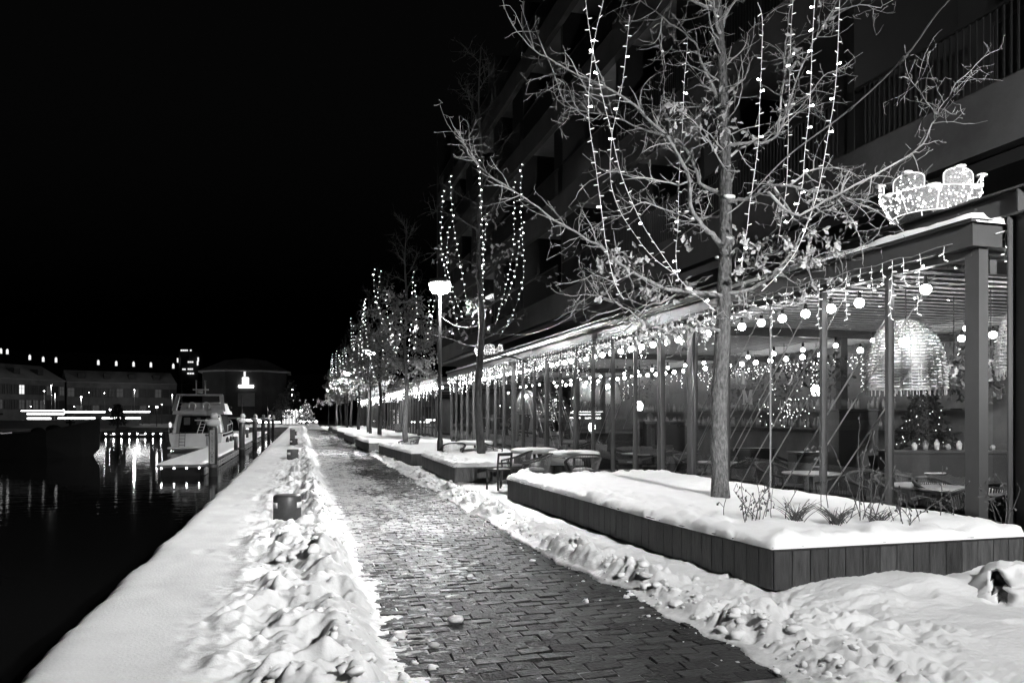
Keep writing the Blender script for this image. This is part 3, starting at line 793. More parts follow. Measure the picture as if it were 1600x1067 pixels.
# ------------------------------------------------------------ apartment block over the pavilion
def apartment_block():
    FXB = 9.0; Y0, Y1 = 1.0, 52.0; bay = 5.1
    t = thing('apartment_block', 'dark apartment block with long concrete balconies above the pavilion', 'building', (FXB, Y0, 0))
    B = lambda nm, m_, mb: mb.build(nm, m_, t, world=True)
    M['wall_dark'] = mat('wall_dark', .022, .7, .3, .9)
    r = random.Random(3)
    zs = [5.3, 8.85, 12.4, 15.95]
    B('wall', M['wall_dark'], MB().bb((11.4, Y0, 3.9), (11.7, Y1, 21)))
    B('end_wall', M['panel'], MB().bb((9.02, Y1-.02, 5.3), (22, Y1+.3, 21)))
    nb = int((Y1-Y0)/bay)
    win = MB(); win.bb((-.03, -.8, 0), (.0, .8, .06)); win.bb((-.03, -.8, 2.14), (0, .8, 2.2)); win.bb((-.03, -.8, .06), (0, -.74, 2.14)); win.bb((-.03, .74, .06), (0, .8, 2.14)); win.bb((-.03, -.03, .06), (0, .03, 2.14))
    winm = win.mesh('window', M['steel_dark'])
    pan = MB(); pan.bb((-.012, -.74, .06), (-.006, .74, 2.14)); panm = pan.mesh('pane', M['cabinet'])
    bal = MB()
    n = int((bay-.5)/.11)
    for k in range(n): bal.box((0, .25+k*.11, .53), (.018, .03, 1.02))
    bal.bb((-.03, .2, 1.04), (.03, bay-.25, 1.08)); bal.bb((-.02, .2, .03), (.02, bay-.25, .06))
    balm = bal.mesh('railing', M['panel'])
    for i, z in enumerate(zs):
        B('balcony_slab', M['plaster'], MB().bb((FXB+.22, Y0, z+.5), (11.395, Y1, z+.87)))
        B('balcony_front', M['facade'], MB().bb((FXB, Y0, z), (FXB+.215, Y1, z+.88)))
        for k in range(nb):
            y = Y0+k*bay
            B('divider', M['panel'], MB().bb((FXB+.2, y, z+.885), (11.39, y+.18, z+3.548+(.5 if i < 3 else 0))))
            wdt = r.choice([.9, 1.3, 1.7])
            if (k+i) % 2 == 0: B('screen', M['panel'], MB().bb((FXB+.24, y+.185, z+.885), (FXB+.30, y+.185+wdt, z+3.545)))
            link('railing', balm, t, (.12, y-Y0+.1, z+.885))
            for dy in (1.5, 3.6):
                o = link('window', winm, t, (11.398-FXB, y-Y0+dy, z+.90)); link('pane', panm, o)
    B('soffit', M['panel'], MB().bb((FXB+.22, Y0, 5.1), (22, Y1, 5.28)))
    for (px, py) in ((1107, 272), (972, 238)):
        p = onx(px, py, 9.9); mb = MB(); mb.blob(p, .035, 8, 6); o = mb.build('soffit_light', M['led_far'], t, world=True)
        ld = bpy.data.lights.new('lamp_light', 'POINT'); ld.energy = 22; ld.shadow_soft_size = .05
        lo = bpy.data.objects.new('lamp_light', ld); COL.objects.link(lo); lo.parent = t; lo.location = p+Vector((-.06, -.05, -.03))-t.location
    for (px, py, w_, h_) in ((770, 468, .5, .35),):
        p = onx(px, py, 10.2); mb = MB(); mb.lathe([(.1, 0), (.42, .05), (.42, .12), (.1, .3)], 16, p); mb.build('ceiling_lamp', M['far_window'], t, True, world=True)
    return t
apartment_block()
# ------------------------------------------------------------ trees
def rvec(r): 
    while True:
        v = Vector((r.uniform(-1, 1), r.uniform(-1, 1), r.uniform(-1, 1)))
        if .05 < v.length < 1: return v.normalized()
def shoot(mb, p, d, L, r0, lvl, r, leafpts=None, n3=4):
    """a crooked oak shoot with side twigs"""
    n = max(3, int(L/.10)); P = [Vector(p)]; d = d.normalized()
    for k in range(n):
        d = (d + rvec(r)*.30 + Vector((0, 0, .05))).normalized(); P.append(P[-1]+d*(L/n))
    rr = [max(.0023, r0*(1-.7*k/n)) for k in range(n+1)]
    mb.tube(P, rr, n3, cap=False)
    if leafpts is not None: leafpts.append((P[-1], d)); leafpts.append((P[len(P)//2], d))
    if lvl > 0:
        for k in range(1, n+1):
            if r.random() < .62:
                s = (d*.5+rvec(r)).normalized()
                shoot(mb, P[k], s, L*r.uniform(.22, .5), rr[k]*.7, lvl-1, r, leafpts, 3)
    else:                                                             # end buds
        mb.blob(P[-1], rr[-1]*1.9, 4, 3)
def leaf_mesh(mb, p, d, s, r):
    """one lobed, folded leaf hanging from p"""
    a = (d*.5+rvec(r)*.7+Vector((0, 0, -.5))).normalized(); b = a.orthogonal().normalized()
    b = (Matrix.Rotation(r.uniform(0, 6.28), 3, a) @ b); c = a.cross(b)
    w = s*r.uniform(.22, .32); f = r.uniform(.1, .5)
    L_ = []
    pr = [(0, 0), (.25, .55), (.4, .4), (.6, 1), (.75, .7), (1, .15)]
    V = [p+a*(s*t_) for t_, _ in pr] + [p+a*(s*t_)+b*(w*k)+c*(w*k*f) for t_, k in pr] + [p+a*(s*t_)-b*(w*k)+c*(w*k*f) for t_, k in pr]
    F = []
    for i in range(5):
        F.append((i, i+1, 7+i, 6+i)); F.append((i+1, i, 12+i, 13+i))
    mb.add(V, F)
def smooth_line(P, m=4):
    """Catmull-Rom through the points"""
    P = [Vector(p) for p in P]; out = []
    for i in range(len(P)-1):
        a, b, c, d = P[max(i-1, 0)], P[i], P[i+1], P[min(i+2, len(P)-1)]
        for k in range(m):
            t = k/m
            out.append(.5*((2*b)+(c-a)*t+(2*a-5*b+4*c-d)*t*t+(3*b-a-3*c+d)*t**3))
    out.append(P[-1]); return out

# the near oak
r = random.Random(12)
TD = 10.85
tb = ground(1126, 785, .50)
oak = thing('oak_tree', 'nearest tree, bare crooked oak standing in the long planter', 'tree', (tb.x, tb.y, .45), 0, 'young oaks in a row along the quay')
tp = [(1126, 790), (1124, 720), (1123, 640), (1127, 560), (1131, 480), (1133, 400), (1134, 320), (1133, 240), (1131, 170), (1129, 110), (1124, 40), (1119, -40), (1116, -130), (1118, -230), (1114, -330)]
TP = smooth_line([at(x, y, TD) for x, y in tp], 3)
nT = len(TP); tr = [.125-.100*(i/nT)**1.1 if i < nT else .02 for i in range(nT)]
tr[0] = .135; tr[1] = .13
mb = MB(); mb.tube(TP, [a*(1+.05*math.sin(i*2.1)) for i, a in enumerate(tr)], 16); mb.build('trunk', M['bark'], oak, True, world=True)
limbs = [  # photo points of each limb, how far it comes towards (-) or goes away from (+) the camera, radius at the trunk
 ([(1134, 395), (1118, 372), (1103, 357), (1087, 339), (1078, 314), (1076, 281), (1050, 225), (1012, 184), (967, 148), (904, 120), (855, 90), (827, 73), (802, 41)], -1.0, .050),
 ([(1076, 285), (1070, 262), (1062, 250), (1045, 214), (1030, 190)], .3, .026),
 ([(1133, 305), (1120, 301), (1095, 287), (1087, 262), (1065, 225), (1042, 214), (1010, 205), (975, 190), (921, 175), (880, 165), (865, 140)], .9, .040),
 ([(1131, 160), (1119, 150), (1105, 119), (1094, 94), (1089, 73), (1070, 54), (1035, 28), (1002, 2), (975, -20)], .5, .036),
 ([(1133, 462), (1117, 461), (1065, 453), (1035, 451), (990, 425), (960, 406), (937, 386), (918, 374), (867, 345), (830, 316), (805, 299), (774, 279), (739, 250), (725, 222)], -1.3, .042),
 ([(1130, 516), (1121, 515), (1087, 513), (1042, 517), (1005, 504), (982, 485), (956, 470), (925, 460), (902, 462)], -.8, .034),
 ([(1133, 318), (1142, 314), (1161, 312), (1179, 306), (1192, 293), (1208, 289), (1233, 291), (1262, 300), (1300, 300), (1340, 318), (1385, 340), (1420, 372), (1455, 398)], -1.4, .040),
 ([(1132, 460), (1144, 458), (1175, 450), (1196, 438), (1216, 419), (1233, 400), (1241, 384), (1256, 357), (1275, 335), (1300, 330)], -.9, .040),
 ([(1200, 300), (1240, 335), (1274, 322), (1337, 289), (1412, 247), (1442, 225), (1457, 195), (1463, 178), (1482, 150), (1495, 131), (1525, 101)], -1.8, .022),
 ([(1463, 178), (1448, 158), (1424, 127)], -1.8, .010),
 ([(1133, 225), (1145, 228), (1170, 222), (1192, 225), (1215, 211), (1230, 169), (1239, 145), (1257, 94), (1276, 58), (1300, 19), (1318, -20)], -.5, .034),
 ([(1215, 211), (1222, 150), (1227, 91), (1229, 56), (1235, 7), (1240, -40)], .4, .020),
 ([(1300, 19), (1345, 8), (1372, 12), (1382, 8)], -.5, .012),
 ([(1134, 250), (1155, 235), (1190, 215), (1225, 185), (1262, 170), (1296, 160)], .8, .026),
 ([(1082, 283), (1060, 288), (1020, 279), (982, 276), (956, 268), (930, 279), (911, 292)], -.8, .020),
 ([(1076, 330), (1060, 335), (1027, 322), (1000, 318), (975, 336), (950, 340), (902, 372)], -.3, .018),
 ([(1130, 190), (1112, 172), (1088, 165), (1060, 160), (1030, 172)], 1.2, .028),
 ([(1128, 60), (1118, 30), (1112, -10), (1100, -60), (1085, -120)], -.6, .034),
 ([(1126, 40), (1150, 0), (1185, -50), (1210, -110)], .4, .030),
 ([(1126, 20), (1060, -10), (1000, -60), (950, -100)], -.9, .030),
 ([(1122, -60), (1180, -110), (1240, -180), (1290, -230)], -.8, .026),
 ([(855, 90), (872, 130), (884, 160), (905, 175)], -1.0, .010),
 ([(1035, 28), (1030, 60), (1038, 95), (1037, 140)], .3, .014),
 ([(1134, 335), (1110, 340), (1070, 345), (1050, 340), (1030, 322)], 1.0, .026),
 ([(1132, 480), (1165, 478), (1210, 486), (1250, 470), (1290, 455)], -1.2, .022),
 ([(1233, 291), (1260, 270), (1290, 262), (1330, 270), (1362, 285), (1400, 300)], -.9, .018),
 ([(1208, 289), (1225, 318), (1250, 350), (1285, 372), (1310, 400)], -.6, .020),
 ([(1216, 419), (1255, 410), (1290, 395), (1330, 390)], -.5, .016),
 ([(1300, 300), (1325, 335), (1340, 360), (1348, 395)], -1.2, .014),
 ([(1065, 453), (1040, 470), (1010, 480), (985, 510)], -.9, .016),
 ([(990, 425), (960, 440), (935, 430), (905, 438)], -1.0, .014),
 ([(1230, 169), (1262, 150), (1285, 120), (1310, 108)], -.2, .014),
 ([(1133, 440), (1150, 425), (1175, 418), (1190, 400), (1210, 395)], 1.0, .026),
]
tw = MB(); lf = MB(); leafspots = []; forks = []
for (pl, off, r0) in limbs:
    n = len(pl); m_ = 3
    P = smooth_line([at(x, y, TD+off*(i/(n-1))**1.0 if not (pl[0][0] < 1000 or pl[0][0] > 1180) else TD+off*(.6+.4*i/(n-1))) for i, (x, y) in enumerate(pl)], m_)
    # oak limbs are knotty: small sideways kinks
    for i in range(2, len(P)-1): P[i] = P[i]+rvec(r)*.014
    K = len(P); rad = [max(.0042, .9*r0*(1-.88*(i/(K-1))**.7)) for i in range(K)]
    if r.random() < .7: forks.append(P[min(K-1, r.randint(1, 5))]+Vector((0, 0, r0*.8)))
    mb = MB(); mb.tube(P, rad, 8); mb.build('limb', M['twig' if r0 < .03 else 'limb'], oak, True, world=True)
    acc = 0
    for i in range(max(1, K//6), K):
        seg = (P[i]-P[i-1]); acc += seg.length
        while acc > .062:
            acc -= .062
            if r.random() < .8:
                d = (seg.normalized()*.6+rvec(r)).normalized(); ln = r.uniform(.10, .50)*(1.25 if i > K*.5 else 1)
                lp = [] 
                shoot(tw, P[i], d, ln, min(.0095, rad[i]*.75), 1 if ln < .22 else 2, r, lp)
                px_ = pl[min(n-1, i//m_)]
                # dead leaves cling in the lower crown
                if (px_[1] > 330 and px_[0] > 1140 and r.random() < .22) or (px_[1] > 400 and r.random() < .12) or r.random() < .008:
                    leafspots += lp
    shoot(tw, P[-1], (P[-1]-P[-2]), .35, .006, 2, r)
for i in range(int(nT*.42), nT, 1):                                   # short shoots straight from the trunk
    for q in range(1+i % 2):
        d = rvec(r); d.z = abs(d.z)*.6
        shoot(tw, TP[i], d, r.uniform(.35, 1.2), .013, 2, r, leafspots if (i < nT*.55 and q == 0) else None)
for p, d in leafspots:
    if r.random() < .55:
        for k in range(r.randint(1, 2)): leaf_mesh(lf, p+rvec(r)*.02, d, r.uniform(.08, .13), r)
for (px, py) in ((1155, 365), (1150, 382), (1165, 378), (1222, 372), (1240, 395), (1262, 392), (1280, 400), (1300, 372), (1270, 370), (1310, 388), (1018, 510), (1035, 520), (1050, 512), (1100, 520), (1085, 505), (1000, 398), (1075, 372), (990, 500), (1150, 430), (1420, 375), (1415, 385)):
    for k in range(9):
        p = at(px+r.gauss(0, 8), py+r.gauss(0, 8), TD-.6+r.uniform(-.4, .4)); leaf_mesh(lf, p, rvec(r), r.uniform(.08, .14), r)
o = tw.build('twigs', M['twig'], oak, world=True); o['kind'] = 'stuff'
o = lf.build('leaves', M['leaf'], oak, world=True); o['kind'] = 'stuff'
mb = MB(); p = at(1140, 308, TD-.1); mb.blob(p, (.09, .06, .035), 9, 6, 0, .2, r); mb.blob(at(1120, 402, TD-.12), (.03, .03, .02), 7, 5); mb.blob(at(1076, 452, TD-.5), (.06, .05, .03), 7, 5)
for q in forks: mb.blob(q, (r.uniform(.02, .05), r.uniform(.02, .04), .014), 7, 5, 0, .25, r)
tag(mb.build('snow', M['snow_cap'], smooth=True), kind='stuff')

# the other trees of the row
def row_tree(seed, h, leafy, name_bark):
    r = random.Random(seed)
    t = thing('oak_tree', 'x', 'tree', (0, 0, 0), 0, 'young oaks in a row along the quay')
    P = [Vector((.05*math.sin(i*1.1+seed), .05*math.cos(i*.9+seed*2), i*h/16)) for i in range(17)]
    mb = MB(); mb.tube(P, [.13*(1-.93*(i/16)**.9)+.006 for i in range(17)], 10); mb.build('trunk', name_bark, t, True)
    tw = MB(); lf = MB(); lp = []
    for i in range(26):
        f = (i/25)**1.15; z = 3.1+(h-3.6)*f
        k = min(15, int(z/(h/16))); p = P[k].lerp(P[k+1], z/(h/16)-k)
        a = i*2.4+r.uniform(-.4, .4); ln = (2.3-1.6*f)*r.uniform(.75, 1.15)
        d = Vector((math.cos(a), math.sin(a), .12+.75*f)); Q = [p]; dd = d.normalized()
        m_ = 9
        for j in range(m_):
            dd = (dd+rvec(r)*.22+Vector((0, 0, .06))).normalized(); Q.append(Q[-1]+dd*ln/m_)
        r0 = .034*(1-.6*f); rad = [r0*(1-.8*j/m_) for j in range(m_+1)]
        mb = MB(); mb.tube(Q, rad, 6, cap=False); mb.build('limb', name_bark, t, True)
        for j in range(2, m_+1):
            for q in range(2):
                shoot(tw, Q[j], (dd*.6+rvec(r)).normalized(), r.uniform(.25, .6), .008, 1, r, lp if z < 6.3 else None, 3)
    o = tw.build('twigs', name_bark, t); o['kind'] = 'stuff'
    for p, d in lp:
        if r.random() < leafy:
            for k in range(3): leaf_mesh(lf, p+rvec(r)*.12, d, r.uniform(.12, .2), r)
    if lf.n:
        o = lf.build('leaves', M['leaf'], t); o['kind'] = 'stuff'
    return t
variants = [row_tree(21, 12.5, .05, M['bark_dark']), row_tree(22, 10.5, .8, M['bark_dark']), row_tree(23, 10.0, .95, M['bark_dark'])]
tree_px = [(750, 23.4, 0), (634, 36.0, 1), (594, 47.0, 2)]
row = []
for px, d, v in tree_px:
    p = at(px, 650, d); row.append((p.x, p.y, v))
for k, y in enumerate((57.5, 68, 79, 90, 101, 112)): row.append((4.85+.02*k, y, 1+(k % 2)))
tlab = ['second tree of the row, dark bare trunk behind the second planter', 'third tree of the row, leaf-clad, just beyond the nearest lit lamp', 'fourth tree of the row, leafy, wrapped in small lights', 'fifth tree of the row, in front of the second pavilion',
        'sixth tree of the row, leafy crown beside the second lit lamp', 'seventh tree of the row, small and leafy', 'eighth tree of the row, small, leafy and dim', 'ninth tree of the row, tiny near the path end', 'last tree of the row at the path end']
used = set(); ROW = []
for (x, y, v), lb in zip(row, tlab):
    if v not in used: o = variants[v]; used.add(v); o.location = (x, y, .45); o['label'] = lb
    else: o = copy_tree(variants[v], None, (x, y, .45), random.Random(int(y)).uniform(0, 6.28), lb)
    ROW.append((x, y))

# ------------------------------------------------------------ strings of fairy lights in the trees
def stub(mb, p, side, s=1.0, mi=0):
    mb.tube([p, p+side*(.042*s)], .0055*s, 5, mi)
def led_mesh(s, m_):
    mb = MB(); mb.tube([(0, 0, 0), (.038*s, 0, 0), (.05*s, 0, 0)], [.0055*s, .0055*s, .0035*s], 6); return mb.mesh('bulb', m_)
led_a = led_mesh(1.15, M['led_stub'])
mb = MB(); mb.tube([(0, 0, 0), (.03, 0, 0)], .006, 6); mb.blob((.042, 0, 0), .0125, 8, 6); led_b = mb.mesh('bulb', M['led_bright'], True)
strings = [
 ([(915, -40), (915, 0), (924, 67), (930, 97), (941, 150), (956, 210), (971, 274), (1001, 345), (1024, 382), (1065, 440), (1100, 470), (1117, 485)], -.9, 'long light string that slants down to the oak trunk, crossing its neighbour near the top'),
 ([(946, -40), (943, 0), (930, 56), (920, 142), (921, 195), (930, 255), (941, 337), (947, 382), (960, 440), (975, 468)], -.9, 'light string hanging at the outer end of the oak limbs, farthest from the pavilion'),
 ([(984, 24), (975, 112), (967, 161), (956, 214), (954, 281), (967, 326), (990, 364), (1020, 402), (1060, 432)], -.2, 'light string starting at a bright knot of bulbs, bending towards the oak trunk'),
 ([(1070, 54), (1074, 67), (1069, 131), (1067, 187), (1061, 281), (1059, 356), (1056, 398), (1060, 440)], .4, 'straight light string hanging close beside the oak trunk, on the water side'),
 ([(1184, 5), (1191, 30), (1190, 94), (1187, 164), (1185, 222), (1181, 256), (1176, 291), (1171, 322), (1168, 353), (1163, 384), (1157, 425)], -.9, 'thick light string hanging close beside the oak trunk, on the pavilion side'),
 ([(1240, -40), (1239, 0), (1236, 47), (1234, 124), (1232, 178), (1231, 246), (1228, 300), (1220, 350), (1215, 380)], .2, 'light string along the upright branch, second from the trunk towards the pavilion'),
 ([(1275, -40), (1273, 0), (1269, 70), (1267, 131), (1263, 187), (1257, 243), (1254, 287), (1244, 330), (1229, 350)], -.7, 'light string between the branch string and the outermost one on the pavilion side'),
 ([(1315, -40), (1312, 0), (1309, 82), (1304, 150), (1297, 194), (1288, 248), (1280, 291), (1268, 332), (1256, 365), (1243, 394), (1218, 427), (1190, 455)], -1.0, 'outermost light string of the near oak on the pavilion side, curving in to the trunk'),
]
r = random.Random(5)
for pl, off, lb in strings:
    P = smooth_line([at(x, y, TD+off) for x, y in pl], 5)
    t = thing('light_string', lb, 'string lights', P[0], 0, 'light strings in the near oak')
    MB().tube(P, .0045, 5).build('cable', M['cable'], t, world=True)
    acc = 0; sd = 1
    for a, b in zip(P[:-1], P[1:]):
        L_ = (b-a).length; pos = -acc
        while pos+.145 < L_:
            pos += .145
            p = a.lerp(b, max(0, pos)/L_); sd = -sd
            q = math.atan2(-SY, CY)+(0 if sd > 0 else math.pi)+r.uniform(-.9, .9)
            br = r.random() < .17
            o = link('bulb', led_b if br else led_a, t, p-P[0]); o.rotation_euler = (0, r.uniform(-.35, .35), q)
        acc = L_-pos
def tree_strings(x, y, zb, n, seed, group, labels, ztop=8.4, rad=1.5):
    r = random.Random(seed); made = []
    for k in range(n):
        a = k*2*math.pi/n+seed*1.3+r.uniform(-.2, .2); R_ = rad*r.uniform(.7, 1.1); zt = ztop+r.uniform(-1.3, .7); zz = zb+r.uniform(-.2, .9); conv = r.uniform(.2, .6); wob = r.uniform(.03, .1)
        P = []
        m_ = 22
        for i in range(m_+1):
            f = i/m_; rr = R_*(1-conv*max(0, (f-.35)/.65)**1.5)+wob*math.sin(f*5+k)
            P.append(Vector((x+rr*math.cos(a+f*.2), y+rr*math.sin(a+f*.2), zt+(zz-zt)*f)))
        t = thing('light_string', 'x', 'string lights', P[0], 0, group); made.append(t)
        MB().tube(P, .005, 4).build('cable', M['cable_dark'], t, world=True)
        mb = MB(); mb2 = MB(); sc = max(1.0, y/22)
        st = .16*min(1.6, sc)
        L_ = sum((P[i+1]-P[i]).length for i in range(m_)); nn = int(L_/st)
        for i in range(nn):
            f = i/nn*m_; j = min(m_-1, int(f)); p = P[j].lerp(P[j+1], f-j); sdv = Vector((math.cos(i*2.6), math.sin(i*2.6), r.uniform(-.3, .3)))
            if r.random() < .22: mb2.blob(p+sdv*.03, .017*min(1.5, sc), 5, 4)
            else: mb.tube([p, p+sdv*.05], .0075*min(1.8, sc), 4)
        if mb.n: o = mb.build('bulbs', M['led_far'], t, world=True); o['kind'] = 'stuff'
        if mb2.n: o = mb2.build('bright_bulbs', M['led_bright'], t, world=True); o['kind'] = 'stuff'
    order_labels(made, labels)
names = ['second', 'third', 'fourth', 'fifth', 'sixth', 'seventh', 'eighth', 'ninth', 'tenth']
for i, (x, y) in enumerate(ROW[:8]):
    tree_strings(x, y, 4.3 if i == 0 else 4.0, 8 if i < 3 else 7, 7+i, 'light strings in the %s tree of the row' % names[i],
                 'light string in the ' + names[i] + ' tree of the row, %s of its strings', 8.6 if i == 0 else 8.2)
# ------------------------------------------------------------ festoon globes
r = random.Random(9)
def festoon(name_label, X, ys, z, m_, rad, group, skip=()):
    t = thing('festoon_lights', name_label, 'festoon lights', (X, ys[0], z), 0, group)
    mb = MB(); P = []
    for i, y in enumerate(ys):
        P.append((X, y, z+.17))
        if i < len(ys)-1: P.append((X, (y+ys[i+1])/2, z+.17-.035))
    mb.tube(P, .006, 5)
    for i, y in enumerate(ys):
        if i not in skip: mb.lathe([(.012, .16), (.028, .13), (.03, .06), (.02, .05)], 8, (X, y, z))
    mb.build('cable', M['black'], t, world=True)
    gm = MB(); gm.blob((0, 0, 0), rad, 12, 8); gme = gm.mesh('globe_bulb', m_, True)
    for i, y in enumerate(ys):
        if i not in skip: link('globe_bulb', gme, t, (0, y-ys[0], 0))
    return t
festoon('front row of round festoon bulbs just behind the pavilion glass', 7.72, [8.08+.608*k for k in range(50)], 3.32, M['globe'], .068, 'festoon lights in the pavilion', (1,))
festoon('back row of round festoon bulbs deep inside the pavilion', 12.9, [8.2+.73*k for k in range(42)], 3.27, M['globe_back'], .07, 'festoon lights in the pavilion')
festoon('middle row of small festoon bulbs under the pavilion roof', 10.4, [9.0+1.05*k for k in range(28)], 3.12, M['globe_back'], .045, 'festoon lights in the pavilion')
festoon('row of round bulbs along the second pavilion', 7.72, [43+.9*k for k in range(28)], 3.32, M['globe'], .075, 'festoon lights beyond the first pavilion')
festoon('row of round bulbs along the third pavilion', 7.72, [72+1.1*k for k in range(26)], 3.32, M['globe'], .08, 'festoon lights beyond the first pavilion')

# ------------------------------------------------------------ icicle lights along the eave
def drop(mb, p, L, rr, sc=1.0, bright=.15):
    """one hanging wire with short side bulbs: wire, dim bulb and bright bulb are materials 0, 1, 2"""
    P = [Vector(p)]; n = max(2, int(L/.07))
    for k in range(n): P.append(P[-1]+Vector((rr.uniform(-.012, .012), rr.uniform(-.018, .018), -L/n)))
    mb.tube(P, .0042*sc, 4, 0, cap=False)
    for k in range(1, n+1):
        s = Vector((rr.uniform(-.5, .5), 1 if k % 2 else -1, rr.uniform(-.9, .1))).normalized()
        if rr.random() < bright:
            mb.tube([P[k], P[k]+s*.045], .0045*sc, 4, 0); mb.blob(P[k]+s*.055, .0125*sc, 6, 4, 2)
        else: mb.tube([P[k], P[k]+s*.04*sc, P[k]+s*.058*sc], [.0045*sc, .0055*sc, .004*sc], 4, 1)
def icicles(label, y0, y1, x, z, nsingle, seed, group='icicle lights along the eaves'):
    rr = random.Random(seed)
    t = thing('icicle_lights', label, 'string lights', (x, y0, z), 0, group)
    P = []
    k = 0; y = y0
    while y < y1: P.append((x+rr.uniform(-.01, .01), y, z+.02*math.sin(k*1.7)+rr.uniform(-.012, .012))); y += .2; k += 1
    MB().tube(P, .006, 5).build('cable', M['cable_dark'], t, world=True)
    rest = MB(); y = y0+.1; k = 0
    while y < y1:
        L_ = rr.choice([.16, .24, .24, .36, .36, .52, .66, .80])*rr.uniform(.85, 1.15)
        if k < nsingle:
            mb = MB(); drop(mb, (0, 0, 0), L_, rr); o = mb.build('light_drop', [M['cable'], M['led'], M['led_bright']], t, loc=(0, y-y0, 0))
        else:
            sc = min(2.2, max(1.0, y/26)); drop(rest, (x, y, z), L_, rr, sc, .22)
        y += rr.uniform(.15, .38) if y < 15 else rr.uniform(.14, .28) if y < 24 else rr.uniform(.28, .55); k += 1
    o = rest.build('light_drops', [M['cable'], M['led_far'], M['led_bright']], t, world=True); o['kind'] = 'stuff'
icicles('icicle lights hanging along the front eave of the long pavilion', 7.15, 38.7, 7.19, 3.66, 70, 2)
icicles('icicle lights hanging from the roof edge at the pavilion end, beside the thick corner post', 0, 0, 0, 0, 0, 2) if False else None
rr = random.Random(31)
t = thing('icicle_lights', 'icicle lights at the pavilion end between the thick corner post and the steel column', 'string lights', (7.62, 6.86, 3.78), 0, 'icicle lights along the eaves')
P = [(7.5+.15*k, 6.86+rr.uniform(-.01, .01), 3.78+rr.uniform(-.05, .03)) for k in range(40)]
MB().tube(P, .006, 5).build('cable', M['cable'], t, world=True)
for k, L_ in enumerate((.34, .95, .22, .5, .3, .8, .25, .4, .5, .3)):
    mb = MB(); drop(mb, (0, 0, 0), L_, rr); mb.build('light_drop', [M['cable'], M['led'], M['led_bright']], t, loc=(.03+.2*k, 0, 0))
icicles('icicle lights along the eave of the second pavilion, half hidden by leaves', 42, 68, 7.19, 3.66, 0, 4)
icicles('icicle lights along the eave of the third pavilion, far along the quay', 71, 102, 7.19, 3.66, 0, 5)
icicles('icicle lights of the back wall inside the pavilion, under the back bulbs', 9, 34, 12.8, 3.2, 0, 6, 'icicle lights inside the pavilion')

# ------------------------------------------------------------ wicker lamps
M['lamp_bulb'] = glow('lamp_bulb', 420.0)
def wicker_lamp(label, loc, s):
    t = thing('wicker_lamp', label, 'pendant lamp', loc, 0, 'woven dome lamps in the pavilion')
    prof = [(.0, .96), (.12, .95), (.24, .89), (.35, .76), (.43, .58), (.48, .36), (.50, .12), (.505, 0)]
    PR = smooth_line([(a*s, 0, b*s) for a, b in prof], 5)
    mb = MB()
    for k in range(26):
        q = 2*math.pi*k/26; mb.tube([(p.x*math.cos(q), p.x*math.sin(q), p.z) for p in PR[3:]], .011*s, 4)
    mb.build('ribs', M['cane'], t)
    mb = MB(); nn = 23
    for i in range(nn):                                               # woven bands pass before and behind the ribs in turn
        z = .93*s*(i+.5)/nn
        rad = next((a.x+(b.x-a.x)*(z-a.z)/(b.z-a.z) for a, b in zip(PR[:-1], PR[1:]) if min(a.z, b.z) <= z <= max(a.z, b.z) and abs(a.z-b.z) > 1e-6), .4*s)
        P = []
        for k in range(52):
            q = 2*math.pi*k/52; w_ = .019*s*(1 if (k+i*2) % 4 < 2 else -1)
            P.append(((rad+w_)*math.cos(q), (rad+w_)*math.sin(q), z))
        mb.tube(P, .0135*s, 4, closed=True)
    mb.build('weave', M['cane'], t)
    mb = MB()
    for k in range(40):
        q = 2*math.pi*k/40; mb.tube([(.5*s*math.cos(q), .5*s*math.sin(q), .01), (.5*s*math.cos(q), .5*s*math.sin(q), -.075*s)], .008*s, 4)
    mb.build('fringe', M['cane'], t)
    mb = MB(); mb.blob((0, 0, .66*s), .085*s, 14, 9); mb.build('bulb', M['lamp_bulb'], t, True)
    mb = MB(); mb.tube([(0, 0, .70*s), (0, 0, 3.5-loc[2])], .008, 6); mb.build('cord', M['black'], t)
    return t
def wl(px, py, d, s, lb):
    p = at(px, py, d); return wicker_lamp(lb, (p.x, p.y, p.z), s)
w0 = wl(1415, 609, 10.9, 1.02, 'big woven dome lamp, brightly lit, nearest behind the pavilion glass')
def wcopy(px, py, d, lb):
    p = at(px, py, d); copy_tree(w0, None, p, .3, lb)
wcopy(1626, 577, 10.2, 'woven dome lamp at the pavilion end, partly behind the steel column')
wcopy(949, 631, 30, 'small woven dome lamp far back behind the glass, nearer the oak trunk')
wcopy(913, 625, 36, 'small woven dome lamp beside its twin, farther along the pavilion')
wcopy(822, 640, 38.2, 'blurred bright woven lamp at the far part of the pavilion')

